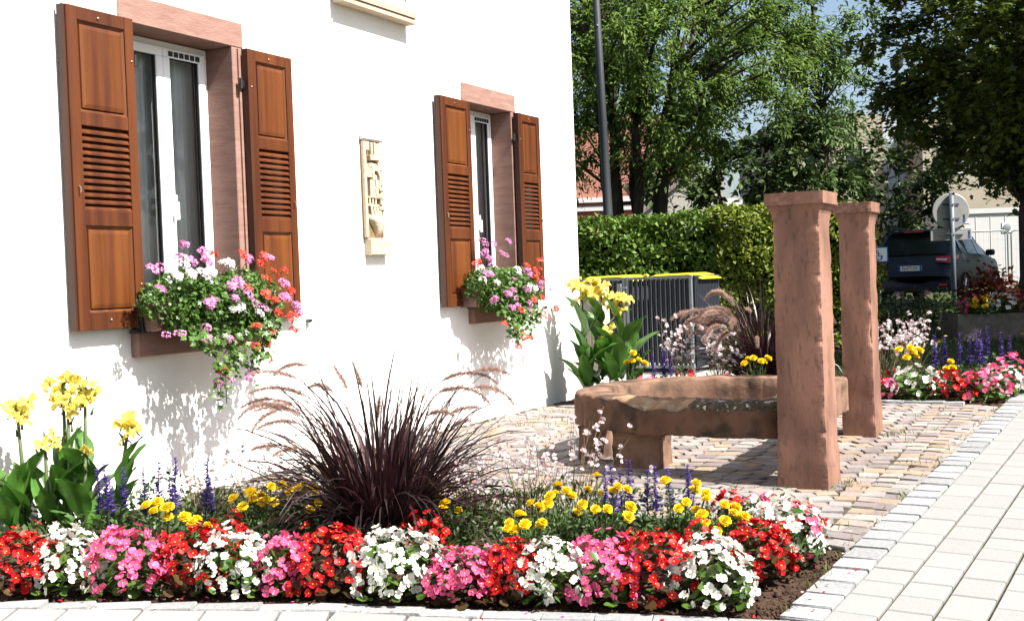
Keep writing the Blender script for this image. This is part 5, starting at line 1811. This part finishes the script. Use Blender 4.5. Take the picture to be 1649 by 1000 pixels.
def shrub(x, y, r, h, n, m, label, ls, group='low shrubs on the shaded lawn', name='shrub', fl=None):
    root = empty(name, (x, y, gz(x, y) - .03), 0, label, 'shrub', group)
    P, X, Hh, sz, st = [], [], [], [], MB()
    for k in range(14):
        v = Vector(rdir(1, .9)[0])
        tip = Vector((v.x * r * .8, v.y * r * .8, max(.3, v.z) * h * .9))
        st.tube([(v.x * .05, v.y * .05, 0), tip * .5 + Vector((0, 0, .04)), tip], [.012, .008, .003], 4)
    for i in range(n):
        v = rdir(1, .35)[0]
        rr = random.random() ** .35 * (1 + .15 * math.sin(v[0] * 7 + v[1] * 5))
        P.append((v[0] * rr * r, v[1] * rr * r, max(.02, abs(v[2]) * rr * h)))
        X.append((v[0] + random.gauss(0, .6), v[1] + random.gauss(0, .6), .2 + random.gauss(0, .5)))
        Hh.append((random.gauss(0, .5), random.gauss(0, .5), 1))
        sz.append(ls * random.uniform(.6, 1.3))
    tag(st.build('stems', bark, root), kind='stuff')
    inst('foliage', leafmesh('foliage', LEAF6, P, X, Hh, sz, m), root)
    if fl:
        for k in range(fl[1]):
            v = Vector(rdir(1, .5)[0])
            inst('flower_head', random.choice(GH[fl[0]]), root, (v.x * r, v.y * r, max(.1, abs(v.z)) * h), (random.uniform(-.6, .6), random.uniform(-.6, .6), 0), .05)
    return root
shrub(5.5, 18.2, .75, .55, 1500, tl4, 'low dark shrub left of the sign pole with a few pink blooms', .07, fl=('pink', 5))
shrub(6.5, 18.9, .75, .55, 1500, tl4, 'low dark shrub around the foot of the sign pole', .07, fl=('pink', 6))
shrub(7.6, 19.6, .7, .5, 1300, tl4, 'low dark shrub behind the stone planter', .07)
shrub(8.6, 29.6, 1.1, 1.55, 2600, hl2, 'bright green bush left of the parked car', .09, 'bushes by the parked car', 'bush')
shrub(7.4, 28.6, .9, 1.3, 2000, hl2, 'bright green bush between the pillars and the blue parking sign', .09, 'bushes by the parked car', 'bush')
shrub(5.55, 19.6, .45, 1.5, 1500, hl1, 'tall green bush right behind the end of the pale hedge', .075, 'bushes by the parked car', 'bush')

# lawn blades in the shade
lg = mat('lawn_blade', (.0204, .0442, .0082), (.0476, .0748, .015), rough=.6, tone=True, trans=.2)
n = 22000
P = []
while len(P) < n:
    x, y = random.uniform(2.3, 9.5), 10.6 + random.random() ** 1.4 * 11
    if x / y < .5 and uw(x, y)[0] > 11.0 and not in_farbed(x, y) and not in_pav(x, y) and not in_court(x, y):
        P.append((x, y, gz(x, y) - .055))
tplb = (np.array([(0, .06, 0), (0, -.06, 0), (.6, -.04, .05), (.6, .04, .05), (1, 0, .25)], float), np.array([(0, 1, 2), (0, 2, 3), (3, 2, 4)]))
X = rdir(n) * .5 + np.array([0, 0, 1.0])
tag(inst('lawn_grass', leafmesh('lawn_grass', tplb, P, X, rdir(n), rng.uniform(.05, .13, n), lg)), 'dark green lawn grass in the tree shade', 'grass', kind='stuff')
dand = MB()
for k in range(26):
    x, y = random.uniform(4.4, 7.2), random.uniform(13.8, 16.5)
    dand.lathe([(.012, 0), (.024, .008), (.010, .014)], 7, (x, y, gz(x, y) + .05))
tag(dand.build('lawn_flowers', yel), 'tiny yellow flowers scattered in the shaded lawn', 'flowers', kind='stuff')

# ================================================================== street furniture
polem = mat('dark_grey_pole', (.022, .026, .031), rough=.6, spec=.25)
lampc = empty('street_lamp', (1.47, 17.0, gz(1.47, 17)), 0, 'dark grey tapered lamp post rising behind the hedge by the house', 'street lamp', 'lamp posts')
lampc.rotation_euler = (0, rad(-1.2), 0)
MB().lathe([(.10, 0), (.10, .5), (.080, .52), (.058, 3.0), (.046, 6.5)], 16).build('post', polem, lampc, smooth=True)
MB().lathe([(.018, 0), (.018, .02)], 8).build('cover_screw', galv, lampc, rot=(PI / 2, 0, 0), loc=(0, -.055, 4.55))
MB().tube([(0, 0, 6.4), (0, -.3, 6.9), (0, -.9, 7.0)], [.05, .04, .03], 8).build('arm', polem, lampc)
MB().box(-.12, .12, -1.5, -.85, 6.95, 7.05).build('lamp_head', polem, lampc, bevel=.03)
l2 = empty('street_lamp', (10.62, 32.0, gz(10.6, 32)), 0, 'slim black pole standing behind the left end of the parked car', 'street lamp', 'lamp posts')
MB().lathe([(.085, 0), (.085, .6), (.055, .62), (.045, 6.1)], 12).build('post', mat('black_pole', (.010, .011, .013), rough=.75, spec=.1), l2, smooth=True)
MB().lathe([(.06, 6.1), (.16, 6.2), (.18, 6.4), (.05, 6.5)], 12).build('lamp_head', polem, l2)

# traffic sign seen from behind
signgrey = mat('sign_back_grey', (.378, .378, .378), (.324, .324, .324), rough=.45, metal=.3, nscale=5)
bluegrey = mat('sign_pole_bluegrey', (.085, .11, .14), rough=.5, spec=.4)
bluem = mat('sign_blue', (.02, .08, .45), rough=.5)
whitem = mat('sign_white', (.75, .76, .78), rough=.5)
sg = empty('traffic_sign', (7.50, 20.0, gz(7.46, 20)), rad(-6), 'round traffic sign on a blue-grey pole seen from behind, with a small plate', 'traffic sign')
MB().lathe([(.045, -.05), (.042, 2.13)], 12).build('pole', bluegrey, sg, smooth=True)
zz0 = 1.825
dk = MB().lathe([(.02, 0), (.30, 0), (.305, .008), (.305, .03), (.295, .035)], 40)
dk.build('disc', signgrey, sg, rot=(PI / 2, 0, 0), loc=(0, .09, zz0))
for dz in (.115, -.13):
    MB().box(-.135, .135, .044, .056, zz0 + dz - .017, zz0 + dz + .017).build('rail', bluegrey, sg)
    MB().box(-.035, .035, -.052, -.040, zz0 + dz - .012, zz0 + dz + .012).build('clamp', galv, sg)
MB().box(-.34, .34, .085, .10, 1.33, 1.535).build('lower_plate', signgrey, sg, bevel=.02)
MB().box(-.20, .20, .06, .083, 1.425, 1.445).build('rail', galv, sg)
MB().box(-.035, .035, -.052, -.040, 1.425, 1.447).build('clamp', galv, sg)
for (x, z) in ((.215, zz0 - .19), (.30, 1.36)):
    MB().box(x - .022, x + .018, .052 if z > 1.5 else .082, .054 if z > 1.5 else .084, z, z + .04).build('sticker', bluem, sg)
    for k in range(3):
        MB().box(x - .018, x + .014, .052 if z > 1.5 else .082, .054 if z > 1.5 else .084, z + .052 + k * .028, z + .07 + k * .028).build('sticker', polem, sg)

hs = empty('parking_sign', (8.12, 26.0, gz(8.2, 26) + .06), rad(-12), 'small blue and white wheelchair parking sign left of the car', 'sign')
MB().lathe([(.025, 0), (.025, 1.2)], 8).build('post', galv, hs)
MB().box(-.19, .19, -.04, -.028, .92, 1.26).build('board', bluem, hs, bevel=.004)
MB().box(-.165, .165, -.044, -.041, .945, 1.235).build('field', whitem, hs)
pic = MB()
na = 18
V, F = [], []
for i in range(na + 1):
    a = rad(-210) + rad(250) * i / na
    for r in (.075, .052):
        V.append((.0 + r * math.cos(a), -.047, 1.035 + r * math.sin(a)))
F = [(2 * i, 2 * i + 1, 2 * i + 3, 2 * i + 2) for i in range(na)]
pic.add(V, F)
pic.box(-.03, -.008, -.0475, -.0445, 1.05, 1.16)
pic.box(-.03, .05, -.0475, -.0445, 1.045, 1.065)
pic.box(.035, .055, -.0475, -.0445, .985, 1.05)
pic.box(-.03, .03, -.0475, -.0445, 1.10, 1.115)
pic.lathe([(.022, -.002), (.022, .002)], 10, (-.02, -.046, 1.19))
pic.build('pictogram', bluem, hs)

# stone planter with flowers
grit = mat('dark_grit_stone', (.16, .14, .12), (.10, .09, .075), rough=.95, spec=.1, nscale=14, bump=.6)
pl = empty('stone_planter', (6.18, 15.35, gz(6.2, 15.3) - .03), rad(-4), 'rough grey stone planter full of flowers on the shaded lawn', 'planter')
o = rough_box('trough', .48, .34, 0, .35, grit, pl, .04, .014, None, .003, 41)
MB().box(-.42, .42, -.28, .28, .33, .355).build('soil', soilm, pl)
GP = 'flowers in the stone planter'
pz = gz(6.18, 15.35) - .03 + .345
def onplanter(o_):
    o_.location.z = pz
    return o_
onplanter(begonia(5.90, 15.15, .17, .30, 'magenta', 'green', 'magenta begonia at the left of the stone planter', 34, None, GP, .030))
onplanter(begonia(6.25, 15.10, .19, .30, 'white', 'green', 'white begonia in the middle of the stone planter', 44, None, GP, .032))
onplanter(begonia(6.52, 15.12, .16, .26, 'magenta', 'green', 'magenta begonia at the right of the stone planter', 30, None, GP, .030))
m_ = onplanter(marigold(6.02, 15.02, .14, .16, [(-.14, 0, .10), (-.13, -.02, .19), (0, -.04, .10), (.04, 0, .22), (-.02, 0, .20), (.10, 0, .16)], 'yellow marigold along the front rim of the stone planter', GP, .036))
colm = mat('coleus_leaf', (.088, .0096, .0112), (.16, .04, .016), rough=.5, tone=True, trans=.25)
c_ = onplanter(shrub(6.30, 15.48, .40, .58, 900, colm, 'dark red coleus behind the flowers in the stone planter', .085, GP, 'coleus'))

# ================================================================== car
carp = mat('car_paint', (.026, .032, .048), rough=.42, spec=.25, metal=.1)
carblk = mat('black_trim', (.010, .010, .011), rough=.55)
carglass = mat('car_glass', (.012, .016, .018), rough=.08, spec=.4)
redlens = mat('red_lens', (.50, .02, .03), rough=.2, spec=.6)
clearlens = mat('clear_lens', (.55, .52, .52), rough=.15, spec=.7)
alloy = mat('alloy_rim', (.45, .46, .48), rough=.35, metal=.8)
chd = rad(36)
car = empty('parked_car', (8.95, 26.4, gz(8.95, 26.4)), PI / 2 - chd, 'dark grey SUV parked under the trees, seen from behind', 'car')
ST = [(-.04, .62, .86, .80, .64, .90), (0.02, .97, .91, .80, .99, .92), (0.12, 1.06, .92, .79, 1.10, .92), (0.30, 1.08, .92, .72, 1.40, .92), (.46, 1.08, .925, .66, 1.61, .93), (.9, 1.07, .925, .675, 1.685, .93),
      (1.7, 1.05, .925, .69, 1.69, .93), (2.35, 1.04, .925, .675, 1.64, .93), (2.75, 1.03, .92, .70, 1.42, .93), (3.25, 1.01, .91, .74, 1.08, .93), (3.7, .98, .89, .72, 1.03, .92), (4.2, .90, .82, .62, .94, .86), (4.42, .74, .70, .5, .76, .72)]
V, F, mi = [], [], []
npt = 0
for (x, belt, wb, yr, zr, wl) in ST:
    zb = .30
    half = [(0, zb), (wl * .86, zb), (wl * .97, zb + .10), (wl, min(.62, belt - .02)), (wb, belt), (yr, zr - .03), (yr * .86, zr), (0, zr + .015)]
    if x < 0:
        half = [(0, .34), (.70, .34), (.82, .40), (.86, .55), (.85, .60), (.78, .625), (.5, .635), (0, .64)]
    full = [(-y, z) for y, z in reversed(half[1:-1])]
    sec = half + full
    npt = len(sec)
    V += [(x, y, z) for y, z in sec]
for i in range(len(ST) - 1):
    for k in range(npt):
        k2 = (k + 1) % npt
        F.append((i * npt + k, i * npt + k2, (i + 1) * npt + k2, (i + 1) * npt + k))
F.append(tuple(range(npt)))
F.append(tuple(range((len(ST) - 1) * npt + npt - 1, (len(ST) - 1) * npt - 1, -1)))
bd = MB().add(V, F).build('body', carp, car, smooth=True)
def quad(nm, pts, m, off=(0, 0, 0)):
    return MB().add([Vector(p) + Vector(off) for p in pts], [(0, 1, 2, 3)]).build(nm, m, car)
def lerp(a, b, t):
    return a + (b - a) * t
# rear window follows the tailgate
rw_ = []
for (x, y, z) in ((.115, .76, 1.115), (.115, -.76, 1.115), (.445, -.60, 1.575), (.445, .60, 1.575)):
    rw_.append((x - .035, y, z + .012))
rwo = quad('rear_window', rw_, carglass)
for s in (1, -1):
    for (xa, xb, ta, tb) in ((.62, 1.18, 0, 0), (1.24, 2.02, 0, 0), (2.08, 2.72, 0, .0)):
        def sp(x, f):
            for A, B in zip(ST, ST[1:]):
                if A[0] <= x <= B[0]:
                    t = (x - A[0]) / (B[0] - A[0])
                    b_, w_, y_, z_ = (lerp(A[k], B[k], t) for k in (1, 2, 3, 4))
                    return (x, s * (lerp(w_, y_, f) + .012), lerp(b_, z_ - .03, f))
        top = .90
        ptsq = [sp(xa + (.10 if xa < 1 else 0), .10), sp(xb, .10), sp(xb - (0 if xb < 2.5 else .0), top), sp(xa + (.16 if xa < 1 else 0), top)]
        if s < 0:
            ptsq.reverse()
        quad('side_window', ptsq, carglass)
    mbt = MB().box(-.005, .30, s * .60 if s > 0 else -.915, .935 if s > 0 else -.60, .985, 1.075)
    mbt = MB()
    ys = sorted((s * .58, s * .95))
    V = [(.005, s * .55, .955), (.0, s * .90, .90), (.33, s * .945, 1.02), (.055, s * .55, 1.05), (.075, s * .90, 1.075), (.36, s * .945, 1.09)]
    off = [(-.03, s * .0, .0), (-.035, s * .015, 0), (0, s * .012, 0)] * 2
    V = [tuple(Vector(a) + Vector(b)) for a, b in zip(V, off)]
    mbt.add(V, [(0, 1, 4, 3), (1, 2, 5, 4)] if s < 0 else [(3, 4, 1, 0), (4, 5, 2, 1)])
    tl = mbt.build('tail_light', redlens, car)
    Vc = [(-.032, s * .57, .985), (-.040, s * .80, .96), (-.010, s * .80, 1.01), (.0, s * .57, 1.02)]
    MB().add(Vc, [(0, 1, 2, 3)] if s < 0 else [(3, 2, 1, 0)]).build('clear_lens', clearlens, tl)
    MB().box(-.062, -.045, min(s * .62, s * .80), max(s * .62, s * .80), .415, .455).build('reflector', redlens, car)
    MB().tube([(.55, s * .60, 1.685), (.7, s * .63, 1.745), (1.9, s * .64, 1.75), (2.3, s * .62, 1.67)], .018, 6).build('roof_rail', carblk, car)
    mr = MB().box(2.55, 2.70, s * .96 if s > 0 else -1.15, 1.15 if s > 0 else -.96, 1.06, 1.20)
    mr.build('mirror', carblk, car, bevel=.03)
    for xw in (.86, 3.52):
        MB().lathe([(.43, -.012), (.43, .0), (.36, .006)], 24).build('wheel_arch', carblk, car, rot=(-s * PI / 2, 0, 0), loc=(xw, s * .925, .37))
        wh = MB().lathe([(.22, -.10), (.33, -.10), (.345, -.06), (.345, .06), (.33, .02), (.22, .02)], 24).build('wheel', rubber, car, rot=(-s * PI / 2, 0, 0), loc=(xw, s * .92, .345))
        rm = MB().lathe([(.22, -.02), (.21, .005), (.05, .0), (.04, .012)], 20)
        for k in range(5):
            a = 2 * PI * k / 5
            rm.tube([(.05 * math.cos(a), .05 * math.sin(a), .012), (.21 * math.cos(a), .21 * math.sin(a), .016)], .022, 4)
        rm.build('rim', alloy, wh)
    for xd in (1.15, 2.0):
        MB().box(xd, xd + .18, min(s * .925, s * .955), max(s * .925, s * .955), .93, .96).build('door_handle', carp, car, bevel=.008)
MB().box(-.060, .30, -.80, .80, .27, .42).build('lower_bumper', carblk, car, bevel=.03)
MB().box(.28, .52, -.60, .60, 1.625, 1.665).build('spoiler', carp, car, bevel=.012)
MB().box(.262, .280, -.22, .22, 1.618, 1.648).build('brake_light', redlens, car)
MB().tube([(.06, .0, 1.14), (.02, -.18, 1.16), (.03, -.42, 1.17)], [.018, .012, .006], 5).build('wiper', carblk, car)
pw = MB().box(-.064, -.052, -.26, .26, .76, .875)
plate = pw.build('number_plate', whitem, car)
MB().box(-.0665, -.0642, .215, .26, .762, .873).build('blue_band', bluem, plate)
MB().box(-.0665, -.0642, -.26, -.215, .762, .873).build('blue_band', bluem, plate)
tc = bpy.data.curves.new('plate_text', 'FONT')
tc.body = 'FJ-073-DE'
tc.size = .105
tc.align_x = 'CENTER'
tc.align_y = 'CENTER'
to = bpy.data.objects.new('plate_text_source', tc)
COL.objects.link(to)
dg = bpy.context.evaluated_depsgraph_get()
tme = bpy.data.meshes.new_from_object(to.evaluated_get(dg))
bpy.data.objects.remove(to)
tme.materials.clear()
tme.materials.append(carblk)
inst('lettering', tme, plate, (-.0668, 0, .8175), (PI / 2, 0, -PI / 2), (.80, 1, 1))
V = [(-.048, .11 * math.cos(a), 1.0 + .04 * math.sin(a)) for a in np.linspace(0, 2 * PI, 17)[:-1]]
MB().add(V, [tuple(range(15, -1, -1))]).build('emblem', mat('emblem_blue', (.03, .04, .12), rough=.3), car)

# ================================================================== buildings behind
salmon = mat('salmon_render', (.364, .161, .112), (.336, .147, .105), rough=.9, nscale=2)
redwall = mat('red_render', (.255, .0562, .0413), rough=.9)
cream = mat('cream_render', (.364, .351, .312), (.338, .325, .286), rough=.9, nscale=2)
beigew = mat('beige_render', (.315, .2775, .21), (.2925, .255, .195), rough=.9, nscale=1.5)
whitetrim = mat('white_trim', (.4875, .4875, .481), rough=.7)
tilem = mat('brick_red_tile', (.225, .09, .0638), (.165, .0638, .045), rough=.8, nscale=9, objvar=.12)
ph = empty('salmon_house', (0, 38, 0), 0, 'salmon house with a steep brick-red tiled roof seen through the spreading tree', 'house')
MB().box(-5, 5.95, 0, 9, -.5, 3.25).build('wall', redwall, ph)
MB().box(-5.1, 5.5, -.06, .0, 3.25, 3.40).build('cornice', whitetrim, ph)
MB().box(-5.1, 5.5, -.12, .0, 3.52, 3.68).build('gutter', whitetrim, ph)
MB().box(-5, 3.15, .02, 9, 3.252, 5.9).build('upper_wall', salmon, ph)
MB().box(5.45, 6.0, .3, 9, 3.252, 5.6).build('gable_wall', salmon, ph)
for k in range(13):
    z = 3.55 + k * .215
    y = .0 + k * .07
    for j in range(7):
        x0 = 3.15 + j * .33 + (k % 2) * .05
        x1 = min(x0 + .325, 5.62 - k * .03)
        if x1 - x0 > .05:
            V = [(x0, y - .03, z), (x1, y - .03, z), (x1, y + .07, z + .235), (x0, y + .07, z + .235), (x0, y + .03, z), (x1, y + .03, z), (x1, y + .11, z + .235), (x0, y + .11, z + .235)]
            MB().add(V, [(0, 1, 2, 3), (7, 6, 5, 4), (0, 4, 5, 1), (1, 5, 6, 2), (3, 2, 6, 7), (0, 3, 7, 4)]).build('roof_tile', tilem, ph)
MB().box(3.12, 5.6, .3, 8.5, 3.3, 5.0).build('attic_core', tilem, ph)
ring(MB(), 4.1, 4.75, 3.75, 4.45, .07, -.10, .05).build('window_frame', whitetrim, ph)
MB().box(4.17, 4.68, -.05, -.04, 3.82, 4.38).build('pane', carglass, ph)
MB().box(5.60, 5.78, .26, .30, 3.75, 4.1).build('small_window', carglass, ph)
MB().box(1.0, 1.6, -.02, -.005, 1.2, 2.6).build('window', carglass, ph)
gh = empty('cream_gable_house', (0, 34, 0), 0, 'pale cream house with a sloping gable edge beyond the hedge', 'house')
V = [(3.7, 0, -.3), (6.25, 0, -.3), (6.25, 0, 3.9), (5.65, 0, 4.22), (3.7, 0, 2.75)]
V += [(x, 7, z) for x, _, z in V]
MB().add(V, [(0, 1, 2, 3, 4), (9, 8, 7, 6, 5), (1, 6, 7, 2), (0, 4, 9, 5), (2, 7, 8, 3), (3, 8, 9, 4)]).build('wall', cream, gh)
greym = mat('roof_edge_grey', (.20, .17, .16), rough=.8)
MB().add([(3.5, -.12, 2.62), (5.65, -.12, 4.24), (5.65, -.12, 4.33), (3.5, -.12, 2.71), (3.5, 7, 2.62), (5.65, 7, 4.24), (5.65, 7, 4.33), (3.5, 7, 2.71)],
         [(0, 1, 2, 3), (7, 6, 5, 4), (3, 2, 6, 7), (0, 4, 5, 1), (1, 5, 6, 2), (0, 3, 7, 4)]).build('roof_edge', greym, gh)
MB().box(6.25, 6.9, .8, 7, -.3, 3.3).build('side_wall', whitetrim, gh)
bb = empty('beige_building', (0, 47, 0), 0, 'beige apartment building half hidden behind the trees', 'building')
MB().box(11.0, 15.0, 0, 9, -.5, 7.2).build('wall', beigew, bb)
MB().box(15.0, 16.0, .5, 9, -.5, 7.2).build('stairwell', mat('grey_blue_render', (.40, .44, .48), rough=.8), bb)
MB().box(16.0, 20.6, -1.5, 9, -.5, 6.8).build('wall', beigew, bb)
MB().box(20.6, 24, .3, 9, -.5, 6.8).build('wall', mat('grey_blue_render', (.40, .44, .48), rough=.8), bb)
for (x, z) in ((11.8, 4.6), (13.4, 4.6), (11.8, 2.0), (13.4, 2.0), (16.6, 4.6), (18.4, 4.6)):
    y = -.02 if x < 15 else -1.52
    wd_ = MB().box(x, x + .9, y - .03, y + .01, z, z + 1.3).build('window', whitetrim, bb)
    MB().box(x + .06, x + .84, y - .036, y - .031, z + .06, z + 1.24).build('pane', carglass, wd_)
ct = empty('site_cabin', (0, 40, gz(15, 40)), 0, 'white site cabin with a round vent behind the parked car', 'cabin')
MB().box(14.8, 18.9, 0, 2.4, .1, 2.45).build('body', whitetrim, ct)
MB().box(14.75, 18.95, -.05, 2.45, 2.45, 2.62).build('roof_rim', whitetrim, ct)
MB().lathe([(.13, 0), (.13, .04), (.05, .05)], 16).build('vent', galv, ct, rot=(PI / 2, 0, 0), loc=(16.85, -.002, 1.95))
MB().box(16.68, 17.02, -.02, -.003, 1.78, 2.12).build('vent_plate', mat('vent_grey', (.55, .55, .55), rough=.6), ct)
for x in np.arange(15.3, 18.8, .5):
    MB().box(x - .01, x + .01, -.012, -.001, .12, 2.44).build('panel_joint', whitetrim, ct)
for k, x in enumerate((13.1, 15.25)):
    bf = empty('site_fence', (x, 36.0 - k * .02, gz(15, 36)), 0, ('galvanised site fence panel behind the car bonnet', 'galvanised site fence panel right of the first one, at the tree trunk')[k], 'fence', 'site fence panels')
    r = .14
    pts = [(.03, 0, 0), (.03, 0, 1.63)] + [(.03 + r - r * math.cos(a), 0, 1.63 + r * math.sin(a)) for a in np.linspace(.3, PI / 2, 4)] + \
          [(2.08 - r + r * math.sin(a), 0, 1.63 + r * math.cos(a)) for a in np.linspace(0, PI / 2 - .3, 4)] + [(2.08, 0, 1.63), (2.08, 0, 0)]
    MB().tube(pts, .025, 6).build('frame', galv, bf)
    w_ = MB()
    for q in range(1, 14):
        w_.tube([(.03 + q * .146, 0, .05), (.03 + q * .146, 0, 1.75)], .0015, 3)
    for q in range(1, 6):
        w_.tube([(.03, 0, q * .3), (2.08, 0, q * .3)], .0015, 3)
    w_.build('mesh_wires', galv, bf)
    MB().box(1.9, 2.25, -.12, .12, 0, .1).build('foot', concrete, bf, bevel=.02)
